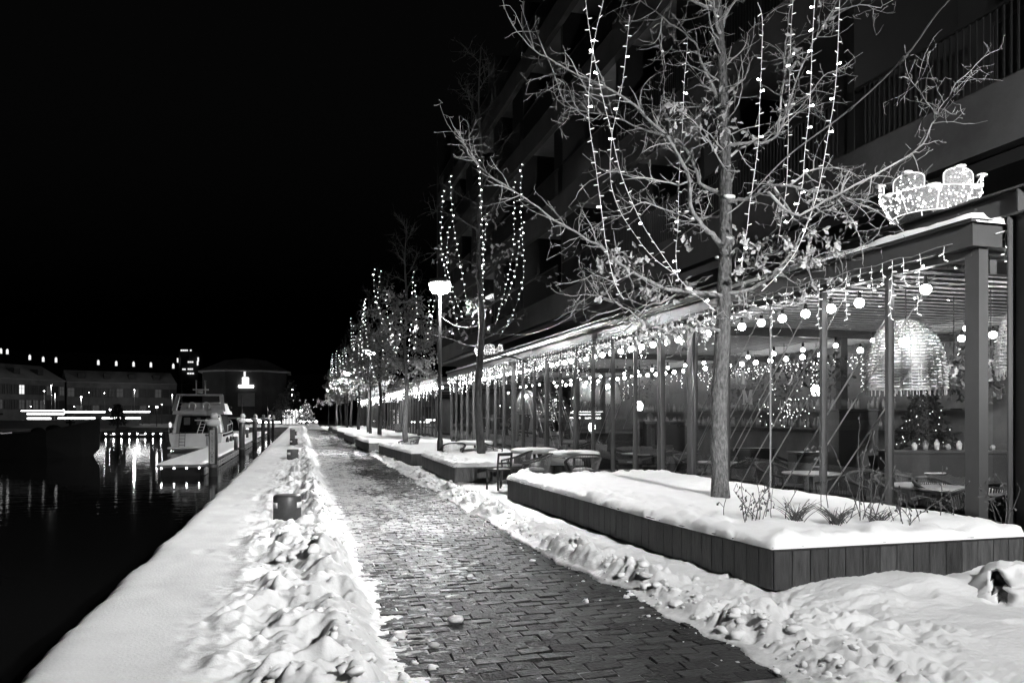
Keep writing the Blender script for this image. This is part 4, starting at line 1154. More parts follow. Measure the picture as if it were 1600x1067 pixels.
# ------------------------------------------------------------ chairs and tables
def armchair(label, group):
    t = thing('armchair', label, 'chair', (0, 0, 0), 0, group)
    for sx in (-1, 1):
        mb = MB(); mb.tube([(sx*.27, .24, 0), (sx*.265, .22, .45), (sx*.285, .235, .60)], .017, 8); mb.build('leg', M['chair'], t, True)
        mb = MB(); mb.tube([(sx*.24, -.25, 0), (sx*.22, -.20, .44)], .017, 8); mb.build('leg', M['chair'], t, True)
    mb = MB(); mb.bevbox((0, .02, .44), (.50, .48, .045), .015); mb.build('seat', M['chair'], t)
    arc = [(.285, .235, .60), (.31, .10, .635), (.315, -.06, .68), (.28, -.20, .745), (.18, -.295, .79), (0, -.33, .80)]
    T = smooth_line(arc+[(-a, b, c) for a, b, c in arc[-2::-1]], 3)
    mb = MB(); mb.tube(T, .021, 8); mb.build('top_rail', M['rope_dark'], t, True)
    mb = MB(); n = len(T)
    for k in range(3, n-3):
        for f in (0, .5):
            p = T[k].lerp(T[min(n-1, k+1)], f)
            mb.bar((p.x, p.y, p.z), (p.x*.80, p.y*.80+.0, .46), .012, .006)
    mb.build('backrest', M['rope'], t)
    return t
def place(px, py, z=0): p = ground(px, py, z); return (p.x, p.y, z)
A0 = armchair('dark rope-backed armchair seen from behind at the round snowy table, nearest the glass', 'rope-backed armchairs on the terrace')
def seat_at(o, d, px, rz, lb=None):
    p = at(px, 650, d); p.z = .03
    if o is None: o = copy_tree(A0, None, p, rz, lb)
    else: o.location = p; o.rotation_euler = (0, 0, rz)
    o.scale = (1.22, 1.15, 1.05)
    return p
seats = []
seats.append(seat_at(A0, 16.9, 911, R(-6)))
for (px, d, a, lb) in ((836, 17.0, 75, 'rope-backed armchair turned sideways, next to the tall dark chair'), (806, 18.3, 62, 'rope-backed armchair half hidden behind the sideways one'),
                       (862, 20.3, 190, 'rope-backed armchair on the far side of the snowy table'), (707, 24.0, 5, 'single rope-backed armchair seen from behind, behind the second planter'),
                       (766, 24.6, -80, 'rope-backed armchair between the second tree trunk and the glass'), (640, 31, 40, 'dark armchair near the third planter, partly hidden')):
    seats.append(seat_at(None, d, px, R(a), lb))
def table(label, group, rad=.5, h=.74, m_='tabletop'):
    t = thing('round_table', label, 'table', (0, 0, 0), 0, group)
    mb = MB(); mb.lathe([(rad-.02, h-.03), (rad, h-.02), (rad, h-.005), (rad-.01, h)], 28); mb.build('tabletop', M[m_], t)
    mb = MB(); mb.lathe([(.035, .03), (.035, h-.03)], 12); mb.build('pedestal', M['black'], t, True)
    mb = MB(); mb.lathe([(.26, 0), (.26, .015), (.05, .03)], 20); mb.build('base', M['black'], t)
    return t
tabs = []
T0 = table('snow-covered round table, nearest of the terrace tables', 'round tables on the terrace', .62)
T0.location = at(897, 650, 18.6); T0.location.z = .02; tabs.append((T0.location.copy(), .62))
for px, d, lb in ((835, 20.2, 'snow-covered round table behind the sideways armchair'), (742, 26.2, 'snow-covered round table beyond the second tree trunk')):
    p = at(px, 650, d); p.z = .02; copy_tree(T0, None, p, 0, lb); tabs.append((p, .62))
fs_ = MB(); rr = random.Random(6)
for p, rad in tabs:
    c = (p.x, p.y, p.z+.735)
    fs_.lathe([(rad*1.0, 0), (rad*1.01, .05), (rad*.97, .085), (rad*.8, .108), (rad*.4, .118), (.02, .122)], 30, c, 0, True, False)
for p in seats[:5]:
    fs_.lathe([(.22, .44), (.225, .475), (.19, .50), (.08, .512), (.01, .513)], 14, (p.x, p.y, p.z+.025), 0, True, False)
tag(fs_.build('furniture_snow', M['snow_cap'], smooth=True), kind='stuff')
# tall dark chair standing at the planter corner
p = ground(781, 768)
t = thing('dining_chair', 'slender dark wooden chair standing alone at the far corner of the long planter', 'chair', (p.x-.02, p.y, .05), R(22))
for sx in (-1, 1):
    mb = MB(); mb.bar((sx*.19, .20, 0), (sx*.185, .19, .44), .032); mb.build('leg', M['black'], t)
    mb = MB(); mb.bar((sx*.19, -.23, 0), (sx*.18, -.19, .45), .032); mb.bar((sx*.18, -.19, .45), (sx*.18, -.235, .83), .032); mb.build('leg', M['black'], t)
mb = MB(); mb.bevbox((0, 0, .455), (.42, .42, .03), .008); mb.build('seat', M['black'], t)
mb = MB(); mb.bar((-.18, -.235, .80), (.18, -.235, .80), .022, .07); mb.build('top_rail', M['black'], t)
mb = MB(); mb.bar((-.18, -.215, .60), (.18, -.215, .60), .018, .04); mb.build('back_slat', M['black'], t)
# two small candle glasses on the snowy table
cg = []
for px, d in ((878, 18.9), (885, 18.7)):
    p = at(px, 700, d); mb = MB(); mb.lathe([(.028, 0), (.03, .10), (.026, .10), (.024, .01)], 12)
    cg.append(mb.build('candle_glass', M['ceramic'], smooth=True, loc=(p.x, p.y, .875))); tag(cg[-1], 'x', 'candle', 'candle glasses on the snowy table')
order_labels(cg, 'small pale candle glass on the nearest snowy table, %s')
# tables and chairs inside
ins = [(1300, 9.9, .74, 0), (1440, 9.6, .74, 1), (1570, 9.2, .74, 2), (1215, 12.4, .74, 3), (1090, 15.4, .74, 4), (1440, 13.0, .74, 5), (1285, 14.5, .74, 6), (1000, 19.0, .74, 7)]
itl = ['pale round table inside, behind the second thin post from the corner', 'pale round table inside, below the big woven lamp', 'pale round table inside at the end, beside the thick corner post', 'round table inside behind the thin bright glass edge',
       'round table inside behind the oak trunk', 'round table deeper inside below the big woven lamp', 'round table deeper inside, before the dark cabinet', 'round table inside near the paired posts']
ichair = ['behind the second thin post', 'below the big woven lamp', 'beside the thick corner post', 'behind the bright glass edge', 'behind the oak trunk', 'deeper below the big woven lamp', 'before the dark cabinet', 'near the paired posts']
I0 = None
for (px, d, h, k), lb in zip(ins, itl):
    p = at(px, 650, d); p.x = max(p.x, 8.05); p.z = .04
    if I0 is None: I0 = table(lb, 'round tables inside the pavilion', .46); I0.location = p
    else: copy_tree(I0, None, p, 0, lb)
    for q, (dx, dy, a, side) in enumerate(((-.05, .78, 180, 'far'), (.02, -.76, 0, 'near'))):
        if k in (5, 6) and q: continue
        copy_tree(A0, None, (p.x+dx, p.y+dy, .04), R(a+8*k), 'armchair on the %s side of the inside table %s' % (side, ichair[k]), 'rope-backed armchairs inside the pavilion')

# ------------------------------------------------------------ furnishings deep inside
def cab(label, px0, px1, d, ztop, dep=.5, m_='cabinet'):
    a, b = at(px0, 650, d), at(px1, 650, d); w_ = (b-a).length
    c = (a+b)/2; t = thing('cabinet', label, 'cabinet', (c.x, c.y, .04), -YAW, 'dark cabinets inside the pavilion')
    MB().bevbox((0, dep/2, ztop/2), (w_, dep, ztop), .01).build('carcass', M[m_], t)
    for s in (-1, 1): MB().box((s*w_/4, -.012, ztop/2), (w_/2-.02, .018, ztop-.1)).build('door', M[m_], t)
    MB().box((0, dep/2, ztop+.021), (w_+.04, dep+.04, .035)).build('top', M['steel_dark'], t)
cab('tall black cabinet inside, behind the second mullion from the big lamp', 1311, 1372, 13.5, 1.75)
cab('low dark cabinet inside behind the thin bright glass edge', 1246, 1308, 14.2, .95)
cab('low dark cabinet inside close to the oak trunk', 1150, 1210, 16.0, .95)
cab('dark counter inside under the hanging plants at the pavilion end', 1395, 1640, 12.6, 1.05)
cab('long dark bar inside, before the far woven lamps', 905, 1010, 24.0, 1.1)
cab('dark partition inside next to the paired posts', 1000, 1070, 18.6, 1.5)
rr = random.Random(17)
def pot_row(px0, px1, n, d, z, lb):
    made = []
    for k in range(n):
        p = at(px0+(px1-px0)*(k+.5)/n, 650, d); h = rr.uniform(.08, .2)
        mb = MB(); mb.lathe([(.035, 0), (.045, h*.6), (.022, h*.8), (.02, h*.9)], 10)
        made.append(tag(mb.build('jar', M['ceramic'] if k % 2 else M['wicker'], smooth=True, loc=(p.x, p.y, z)), lb, 'jar', 'small jars standing '+lb))
    order_labels(made, 'small jar '+lb+', %s')
pot_row(1420, 1560, 8, 12.85, 1.135, 'on the dark counter inside')
pot_row(1255, 1300, 4, 14.4, 1.035, 'on the low dark cabinet inside')
for k, (px, py, d, lb) in enumerate(((999, 655, 25, 'bright lantern lamp hanging over the far bar'), (1155, 640, 26, 'small lit lamp on the far wall'), (925, 688, 26, 'small lit table lamp by the far bar'), (1275, 630, 19, 'small bright lamp deep inside'))):
    p = at(px, py-20, d); t = thing('lantern', lb, 'lamp', p)
    mb = MB(); mb.lathe([(.07, -.12), (.11, -.04), (.11, .09), (.04, .16)], 12); mb.build('shade', M['globe_back'], t, True)
    mb = MB(); mb.tube([(0, 0, .22), (0, 0, max(.3, 3.5-p.z))], .008, 5); mb.build('cord', M['black'], t)
# back bar shelf with lit bottles
t = thing('shelf', 'long lit shelf with bottles on the back wall of the pavilion', 'shelf', (13.7, 16, 0))
for z in (1.35, 1.85): MB().box((0, 6, z), (.3, 17, .03)).build('board', M['steel_dark'], t)
bt = MB()
for k in range(260):
    y = 14.8+rr.random()*14+.4; z = rr.choice((1.367, 1.867)); h = rr.uniform(.2, .32)
    bt.lathe([(.035, 0), (.037, h*.6), (.013, h*.75), (.013, h)], 7, (13.66+rr.uniform(-.06, .06), y, z))
tag(bt.build('bottles', M['cable_dark'], smooth=True), kind='stuff')
# hanging plants and a dressed fir
def foliage_cloud(mb, c, rad, n, s, rr):
    for k in range(n):
        v = rvec(rr)*rr.random()**.4; p = Vector((c[0]+v.x*rad[0], c[1]+v.y*rad[1], c[2]+v.z*rad[2]))
        leaf_mesh(mb, p, rvec(rr), s*rr.uniform(.7, 1.3), rr)
for px, py, d, w_, lb in ((1490, 596, 11.6, .42, 'bushy hanging plant beside the thick corner post, inside'), (1548, 590, 10.9, .5, 'bushy hanging plant between the corner post and the steel column'), (1290, 590, 15.5, .5, 'hanging plant in a woven basket over the dark cabinet'),
                      (1225, 598, 19, .6, 'hanging basket plant behind the thin bright glass edge'), (1150, 605, 22, .9, 'dark hanging foliage behind the oak trunk'), (1000, 600, 27, .9, 'dark hanging foliage near the far lantern')):
    p = at(px, py, d); t = thing('hanging_plant', lb, 'plant', p)
    mb = MB(); mb.lathe([(.10*w_*2, -.05), (.16*w_*2, .08), (.19*w_*2, .25), (.18*w_*2, .25), (.1, .1)], 14); mb.build('basket', M['wicker'], t)
    mb = MB(); foliage_cloud(mb, (0, 0, .15), (w_, w_, w_*1.1), 260, .10, rr); o = mb.build('foliage', M['leaf_dark'], t); o['kind'] = 'stuff'
    mb = MB(); mb.tube([(0, 0, .2), (0, 0, max(.5, 3.5-p.z))], .008, 5); mb.build('cord', M['black'], t)
p = at(1445, 650, 14.2); t = thing('fir_tree', 'dark bushy fir with tiny lights inside the pavilion under the big woven lamp', 'fir tree', (p.x, p.y, .04))
mb = MB(); mb.tube([(0, 0, 0), (0, 0, 2.2)], [.05, .01], 8); mb.build('trunk', M['bark_dark'], t)
mb = MB(); lb_ = MB()
for k in range(1500):
    z = .45+1.9*rr.random()**1.2; ra = (2.45-z)*.42*rr.random()**.5; q = rr.uniform(0, 6.28); pp = Vector((ra*math.cos(q), ra*math.sin(q), z))
    leaf_mesh(mb, pp, Vector((math.cos(q), math.sin(q), -.2)), .11, rr)
    if k % 16 == 0: lb_.blob(pp*1.0+Vector((0, 0, .02)), .010, 5, 4)
o = mb.build('foliage', M['leaf_dark'], t); o['kind'] = 'stuff'
o = lb_.build('bulbs', M['led'], t); o['kind'] = 'stuff'
# fairy light clouds deep inside
for (px, py, d, w_, h_, n, lb) in ((1330, 640, 21, 2.2, .7, 120, 'cluster of tiny lights deep behind the dark cabinet'), (1230, 640, 22, 1.6, .7, 70, 'cluster of tiny lights behind the thin glass edge'), (860, 640, 34, 2.5, .8, 90, 'cluster of tiny lights in the far part of the pavilion')):
    c = at(px, py, d); P = []; mb = MB(); cb = MB()
    for k in range(n):
        P.append(c+Vector((rr.gauss(0, w_*.12), rr.gauss(0, w_*.4), rr.gauss(0, h_*.4))))
    P.sort(key=lambda v: v.y)
    t = thing('light_string', lb, 'string lights', P[0], 0, 'light strings deep inside the pavilion')
    for q in P: mb.blob(q, .014, 5, 4)
    o = mb.build('bulbs', M['led_far'], t, world=True); o['kind'] = 'stuff'
    cb.tube(P, .003, 3); cb.build('cable', M['black'], t, world=True)

# ------------------------------------------------------------ letters standing in the window
def letter_M(mb, c, h, w_):
    """an M with serifs, in the plane of the glass"""
    y0, z0 = c[1], c[2]; x = c[0]
    B = lambda a, b, th: mb.bar((x, y0-a[0]*w_, z0+a[1]*h), (x, y0-b[0]*w_, z0+b[1]*h), .02, th)
    B((-.42, 0), (-.42, 1), .035); B((.42, 0), (.42, 1), .05); B((-.42, 1), (0, .12), .04); B((0, .12), (.42, 1), .03)
    for s in (-.42, .42): B((s-.17, 0), (s+.17, 0), .022)
    B((-.6, 1), (-.40, 1), .022); B((.40, 1), (.6, 1), .022)
for (px, py, hh, lb) in ((1156, 600, .23, 'small white letter M in the window, upper one, by the oak trunk'), (1168, 631, .25, 'small white letter M in the window, lower one, by the oak trunk')):
    p = onx(px, py, 8.0); mb = MB(); letter_M(mb, (0, 0, 0), hh, .26)
    tag(mb.build('letter', M['white'], loc=p), lb, 'letter')
for k, (px, py, lb) in enumerate(((1176, 593, 'thin white angle-shaped mark beside the upper letter'), (1182, 610, 'thin white bracket-shaped mark beside the lower letter'))):
    p = onx(px, py, 8.0); mb = MB()
    if k == 0: mb.bar((0, 0, .13), (0, 0, 0), .015); mb.bar((0, 0, 0), (0, .13, 0), .015)
    else: mb.bar((0, .12, 0), (0, -.10, .02), .015); mb.bar((0, -.10, .02), (0, -.12, .10), .015); mb.bar((0, -.12, .10), (0, .1, .09), .012)
    tag(mb.build('letter', M['cable_dark'], loc=p), lb, 'letter')

# ------------------------------------------------------------ crowns of light on the roof beam
def crown(label, c, s, rz=0.0):
    t = thing('festive_decoration', label, 'light decoration', c, rz, 'crowns of light on the roof beam')
    rr = random.Random(3)
    n = 40; V = []; F = []
    mb = MB(); mb.lathe([(.46*s, 0), (.53*s, .13*s), (.60*s, .27*s)], 40, capb=False, capt=False); mb.build('band', M['tinsel'], t, True)
    mb = MB()
    for rad, z in ((.46, 0), (.60, .27)): mb.tube([(rad*s*math.cos(2*math.pi*k/40), rad*s*math.sin(2*math.pi*k/40), z*s) for k in range(40)], .008*s, 5, closed=True)
    for k in range(8):
        q = 2*math.pi*k/8+.2; mb.tube([(.46*s*math.cos(q), .46*s*math.sin(q), 0), (.60*s*math.cos(q), .60*s*math.sin(q), .27*s)], .008*s, 5)
    mb.build('rope_light', M['rope_light'], t, True)
    led = MB()
    for k in range(6):                                                # rounded points
        q0 = 2*math.pi*k/6-1.57-YAW+.1; P = []; pan = [(.60*s*math.cos(q0), .60*s*math.sin(q0), .27*s)]
        for j in range(13):
            a = math.pi*j/12; q = q0-(.34+.07*math.sin(2*a)**2)*math.cos(a); rr_ = .60; P.append((rr_*s*math.cos(q), rr_*s*math.sin(q), (.262+.225*math.sin(a)**.6)*s))
        mb = MB(); mb.tube(P, .008*s, 5); o = mb.build('point', M['rope_light'], t, True)
        mb = MB(); mb.add([pan[0]]+P, [(0, i+1, i+2) for i in range(12)]); mb.build('tinsel', M['tinsel'], o)
    for k in range(640):
        q = rr.uniform(0, 6.28); f = rr.random()*1.75; rad = (.47+.13*min(1, f))*s+.012
        if f > 1 and math.cos(6*(q+1.57+YAW-.1)) < -.25+1.2*(f-1): continue
        led.blob((rad*math.cos(q), rad*math.sin(q), .27*s*f), .0075*s*(2.2 if rr.random() < .12 else 1), 5, 4)
    o = led.build('bulbs', M['led_far'], t); o['kind'] = 'stuff'
    mb = MB()
    for k in range(6):
        q0 = 2*math.pi*k/6-1.57-YAW+.1; mb.blob((.60*s*math.cos(q0), .60*s*math.sin(q0), .49*s), (.075*s, .075*s, .028*s), 9, 6)
        q0 += .52; mb.blob((.55*s*math.cos(q0), .55*s*math.sin(q0), .27*s), (.11*s, .11*s, .045*s), 9, 6)
    tag(mb.build('crown_snow', M['snow_cap'], t, True), kind='stuff')
    return t
M['tinsel'] = mat('tinsel', .2, .35, .85, 55.0, bump=1.0, bscale=70)
M['rope_light'] = glow('rope_light', 1.6)
p = at(1453, 333, 9.85); crown('glowing crown of light covered in tinsel, nearest on the steel roof beam', (p.x, p.y, 4.245), .95)
p = onx(767, 556, 7.9); crown('small far crown of light on the roof edge behind the second tree', (7.8, p.y, 4.245), 1.0)

# ------------------------------------------------------------ power cables between lamps and trees
def cable(label, P, rad, extra=()):
    t = thing('power_cable', label, 'cable', P[0], 0, 'cables strung from lamp to tree')
    MB().tube(smooth_line(P, 6), rad, 6).build('wire', M['cable_dark'], t, True, world=True)
    for (a, b, w_) in extra: MB().tube([a, b], w_, 8).build('clamp', M['steel'], t, True, world=True)
    return t
lp0 = Vector((4.9, -1.3, 5.8))
cpts = [lp0, lp0.lerp(at(1483, 0, 7.0), .33), lp0.lerp(at(1483, 0, 7.0), .66), lp0.lerp(at(1483, 0, 7.0), .85), at(1483, 0, 7.0), at(1415, 88, 7.9), at(1327, 172, 8.9), at(1230, 245, 9.9), at(1165, 312, 10.6), at(1136, 335, 10.75)]
cable('taut cable rising steeply from the near oak past the balconies', cpts, .009, ((at(1417, 85, 7.88), at(1405, 100, 8.02), .02), (at(1334, 166, 8.83), at(1325, 174, 8.93), .016)))
cable('sagging cable from the near oak down to the second tree', [at(1134, 322, 10.85), at(1090, 350, 12.3), at(1033, 393, 14.5), at(975, 437, 17), at(915, 478, 19.5), at(870, 508, 21.3), at(830, 521, 22.4), at(795, 523, 23), at(755, 519, 23.4)], .008)
cable('short sagging cable between the second tree and the nearest lit lamp', [at(750, 508, 23.4), at(735, 511, 23.8), at(715, 510, 24.4), at(700, 503, 24.8), at(687, 493, 25.2)], .009)
cable('short sagging cable from the second lit lamp to its tree', [at(578, 575, 51), at(585, 585, 50), at(597, 587, 48.5), at(606, 584, 47)], .012)

# ------------------------------------------------------------ dry plants in the long planter
rr = random.Random(23)
def stalks(label, px, py, n, h, spread, lean=.25):
    p = ground(px, py, .60); t = thing('dry_plant', label, 'plant', p, 0, 'withered plants in the long planter')
    for k in range(n):
        mb = MB(); b = Vector((rr.gauss(0, spread), rr.gauss(0, spread*.6), -.08)); d = Vector((rr.gauss(0, lean), rr.gauss(0, lean), 1)).normalized(); P = [b]; L_ = h*rr.uniform(.55, 1.1)
        for j in range(9): d = (d+rvec(rr)*.16-Vector((0, 0, .02*j*.5))).normalized(); P.append(P[-1]+d*L_/9)
        mb.tube(P, [.006*(1-.06*j) for j in range(10)], 5)
        for j in range(3, 10):
            if rr.random() < .55:
                s = (d+rvec(rr)).normalized(); q = P[j]+s*rr.uniform(.03, .10); mb.tube([P[j], q], .0035, 3)
                if rr.random() < .6: mb.blob(q, (.010, .010, .016), 5, 4)
                else: leaf_mesh(mb, q, Vector((0, 0, -1)), .05, rr)
        mb.build('stalk', M['stalk'], t)
def tuft(label, px, py, n, h):
    p = ground(px, py, .60); t = thing('grass_tuft', label, 'grass', p, 0, 'grass tufts in the long planter')
    mb = MB()
    for k in range(n):
        q = rr.uniform(0, 6.28); d = Vector((math.cos(q)*.45, math.sin(q)*.45, 1)).normalized(); P = [Vector((rr.gauss(0, .035), rr.gauss(0, .035), -.05))]; L_ = h*rr.uniform(.5, 1.1)
        for j in range(5): d = (d+Vector((math.cos(q)*.16, math.sin(q)*.09, -.07))).normalized(); P.append(P[-1]+d*L_/5)
        mb.tube(P, [.0045, .0042, .0036, .003, .0024, .0016], 3)
    o = mb.build('blades', M['stalk'], t); o['kind'] = 'stuff'
stalks('tangle of withered stalks just beside the oak trunk', 1178, 806, 14, .46, .15)
stalks('tall thin withered stem between the oak and the pale glass post', 1290, 790, 2, .95, .05, .12)
stalks('withered stems in front of the third post, tall and bare', 1345, 806, 8, 1.0, .12)
stalks('small dark withered stalks toward the corner post', 1425, 812, 7, .40, .12)
stalks('thin bare stems before the thick corner post', 1490, 800, 4, .65, .2, .3)
stalks('thin bent stems between the corner post and the steel column', 1560, 806, 4, .55, .12, .3)
for (px, py, n, h, lb) in ((1245, 808, 60, .34, 'dry grass tuft, paler one beside the withered stalks'), (1308, 812, 80, .30, 'dark spiky grass tuft in the middle of the snow'), (1375, 812, 50, .26, 'thin low grass tuft near the third post')): tuft(lb, px, py, n, h)

# ------------------------------------------------------------ snow heap with a dark hollow at the planter end
pm = ground(1572, 945); c = Vector((pm.x+.16, pm.y, .0))
t = thing('snow_heap', 'rounded snow heap with a dark hollow against the planter end', 'snow heap', c)
V = []; F = []; mi = []
nu, nv = 64, 36
hd = (at(1549, 905, 1)-Vector((0, 0, EYE))).normalized()
view = Vector((-hd.x, -hd.y, 0)).normalized(); side = Vector((-view.y, view.x, 0))
for i in range(nv+1):
    a = (math.pi/2)*i/nv
    for j in range(nu):
        q = 2*math.pi*j/nu
        d = Vector((math.cos(q)*math.cos(a), math.sin(q)*math.cos(a), math.sin(a)))
        ns_ = float(fbm(np.array([d.x*1.9+3]), np.array([d.y*1.9+d.z*2.3]), 5, 4)[0])
        rad = 1+.16*ns_
        p = Vector((d.x*.46*rad, d.y*.40*rad, d.z*.40*rad-.02))
        u = d.dot(side); z_ = d.z; fr = d.dot(view)
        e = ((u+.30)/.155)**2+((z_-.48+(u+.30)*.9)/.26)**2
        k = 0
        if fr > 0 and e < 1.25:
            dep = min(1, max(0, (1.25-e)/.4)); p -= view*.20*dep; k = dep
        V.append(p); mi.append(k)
for i in range(nv):
    for j in range(nu): F.append((i*nu+j, i*nu+(j+1) % nu, (i+1)*nu+(j+1) % nu, (i+1)*nu+j))
mb = MB()
mb.v = [tuple(p) for p in V]; mb.n = len(V); mb.f = F
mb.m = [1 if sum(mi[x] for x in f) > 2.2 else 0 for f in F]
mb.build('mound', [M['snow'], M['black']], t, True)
# ------------------------------------------------------------ pontoon with lights, piles with duck caps
rr = random.Random(41)
pa, pb = at(250, 743, 37.4), at(328, 743, 37.4)
px0, px1, py0 = -6.65, -4.55, 39.9
t = thing('pontoon', 'snow-covered floating pontoon with small lights on its end', 'pontoon', (px1, py0, WZ))
B = lambda nm, m_, mb, par=t, sm=False: mb.build(nm, m_, par, sm, world=True)
B('deck', M['steel_dark'], MB().bb((px0, py0, WZ+.42), (px1, 118, WZ+.56)))
mb = MB()
for k in range(13): mb.bb((px0+.15, py0+.2+k*6, WZ-.3), (px1-.15, py0+4.6+k*6, WZ+.42))
B('floats', M['hull_dark'], mb)
fr = MB().bb((0, 0, .02), (.02, 1.26, .38))
fm = MB(); fm.bb((0, 0, .04), (.02, 1.24, .20)); fm.bb((0, 0, .225), (.02, 1.24, .39)); fme = fm.mesh('side_panel', M['concrete'])
for k in range(58): link('side_panel', fme, t, (.01, .05+k*1.33, .0))
for k in range(4):
    x = px0+.22+(px1-px0-.42)*k/3
    mb = MB(); mb.blob((x, py0-.035, WZ+.40), .034, 8, 6); B('light', M['dock_led'], mb)
yy = np.linspace(py0-.03, 118, 260); xx = np.linspace(px0-.03, px1+.03, 22); X, Y = np.meshgrid(xx, yy)
Z = WZ+.565+.10*(1-np.exp(-np.minimum(np.minimum(X-px0+.03, px1+.03-X), Y-py0+.03)/.05))+.015*fbm(X*1.5, Y*.8, 7)
tag(link('snow', grid_mesh('snow', X, Y, Z, M['snow_cap'])), kind='stuff')
def pile(label, x, y, zt, sign):
    t = thing('mooring_pile', label, 'mooring pile', (x, y, WZ-1), 0, 'mooring piles along the pontoon')
    mb = MB(); mb.lathe([(.21, -.5), (.21, 1.0+zt-WZ-.12), (.19, 1.0+zt-WZ)], 16); mb.build('shaft', M['pole'], t, True)
    h = 1.0+zt-WZ
    mb = MB()                                                          # duck-shaped cap facing along the quay edge
    mb.blob((0, 0, h+.16), (.34, .24, .20), 14, 9); mb.blob((-.30, 0, h+.24), (.12, .10, .09), 8, 6)
    d = mb.build('duck_body', M['far_snow'], t, True)
    mb = MB(); mb.blob((.06, 0, h+.48), (.19, .17, .19), 14, 9); hdd = mb.build('duck_head', M['far_snow'], t, True)
    mb = MB(); mb.lathe([(.06, 0), (.045, .06), (.01, .10)], 8); me_ = mb.mesh('beak', M['concrete'], True); o = link('beak', me_, hdd, (.22, 0, h+.46)); o.rotation_euler = (0, R(90), 0)
    if sign:
        mb = MB(); mb.bevbox((-.02, -.235, h-1.0), (.22, .03, 1.62), .01); mb.build('board', M['concrete'], t)
        txt = 'VISITORS'
        for k, ch in enumerate(txt):
            cu = bpy.data.curves.new('letter', 'FONT'); cu.body = ch; cu.size = .20; cu.align_x = 'CENTER'; cu.extrude = .004
            tmp = bpy.data.objects.new('letter', cu); me_ = bpy.data.meshes.new_from_object(tmp); bpy.data.objects.remove(tmp)
            me_.materials.clear(); me_.materials.append(M['black']); o = link('letter', me_, t)
            o.location = (-.02, -.252, h-.42-k*.185); o.rotation_euler = (R(90), 0, 0)
    mb = MB()
    for sx in (0,): mb.bar((-.5, 0, 1.0+.50), (-.1, 0, 1.0+.50), .10, .06); mb.lathe([(.26, 1.44), (.26, 1.56), (.215, 1.56), (.215, 1.44)], 16)
    mb.build('guide', M['steel'], t)
for (px, d, lb, s) in ((333, 37.0, 'nearest mooring pile with the lettered board and a duck cap', True), (378, 57, 'second mooring pile with a duck cap', False), (398, 72.5, 'third mooring pile with a duck cap', False), (411, 88, 'fourth mooring pile with a duck cap', False),
                       (420, 103, 'fifth mooring pile with a duck cap', False), (426.5, 118, 'farthest mooring pile with a duck cap', False)):
    p = at(px, 650, d); pile(lb, p.x, p.y, 1.22, s)
for (px, d, lb) in ((371, 53, 'pale power pedestal on the pontoon beside the second pile'), (388, 80, 'small power pedestal farther along the pontoon')):
    p = at(px, 650, d); t = thing('pedestal', lb, 'pedestal', (p.x-.1, p.y, WZ+.56))
    mb = MB(); mb.lathe([(.13, 0), (.11, .95)], 14); mb.build('column', M['steel'], t, True)
    mb = MB(); mb.lathe([(.17, .95), (.17, 1.05), (.08, 1.16)], 14); mb.build('cap', M['far_window'], t, True)
# thin masts
for (px, py0_, d, h, lb) in ((378, 663, 62, 2.1, 'thin flag mast beside the second pile'), (418, 664, 110, 3.2, 'thin pale mast by the far piles'), (284, 620, 72, 4.2, 'thin dark mast beyond the yacht')):
    p = at(px, 650, d); t = tag(MB().tube([(0, 0, 0), (0, 0, h+2.2)], [.05, .03], 8).build('mast', M['steel'], None, True, loc=(p.x, p.y, WZ+.3)), lb, 'mast')

# ------------------------------------------------------------ motor yacht
yt = at(306, 703, 64.5); t = thing('motor_yacht', 'white motor yacht with flybridge and radar arch, seen from astern', 'yacht', (yt.x, yt.y, WZ), R(-1))
def loft(mb, secs, mi=0, cap=True):
    n = len(secs[0]); V = [p for s in secs for p in s]
    F = [(i*n+j, i*n+j+1, (i+1)*n+j+1, (i+1)*n+j) for i in range(len(secs)-1) for j in range(n-1)]
    if cap: F.append(tuple(range(n))); F.append(tuple((len(secs)-1)*n+j for j in range(n-1, -1, -1)))
    mb.add(V, F, mi)
def sec(y, hb, zd, zc=.3, keel=-.4): return [(-hb, y, zd), (-hb*.97, y, zd*.55), (-hb*.86, y, zc*.3), (-hb*.5, y, keel*.6), (0, y, keel), (hb*.5, y, keel*.6), (hb*.86, y, zc*.3), (hb*.97, y, zd*.55), (hb, y, zd)]
mb = MB(); loft(mb, [sec(0, 2.1, 1.45), sec(3, 2.25, 1.5), sec(7, 2.25, 1.62), sec(10.5, 1.7, 1.85), sec(13, .75, 2.05), sec(14.2, .06, 2.15, keel=.6)]); mb.build('hull', M['hull'], t, False)
mb = MB(); loft(mb, [[(-2.26, .3, 1.18), (-2.26, .3, 1.36), (2.26, .3, 1.36), (2.26, .3, 1.18)], [(-2.29, 7, 1.3), (-2.29, 7, 1.48), (2.29, 7, 1.48), (2.29, 7, 1.3)], [(-1.75, 10.5, 1.5), (-1.75, 10.5, 1.7), (1.75, 10.5, 1.7), (1.75, 10.5, 1.5)]]); mb.build('fender_strip', M['hull_dark'], t)
mb = MB(); mb.bevbox((0, -.62, .28), (4.0, 1.3, .16), .05); mb.build('swim_platform', M['hull'], t)
mb = MB(); mb.bb((-2.05, .05, 1.43), (2.05, 13, 1.5)); mb.build('deck', M['far_snow'], t) if False else None
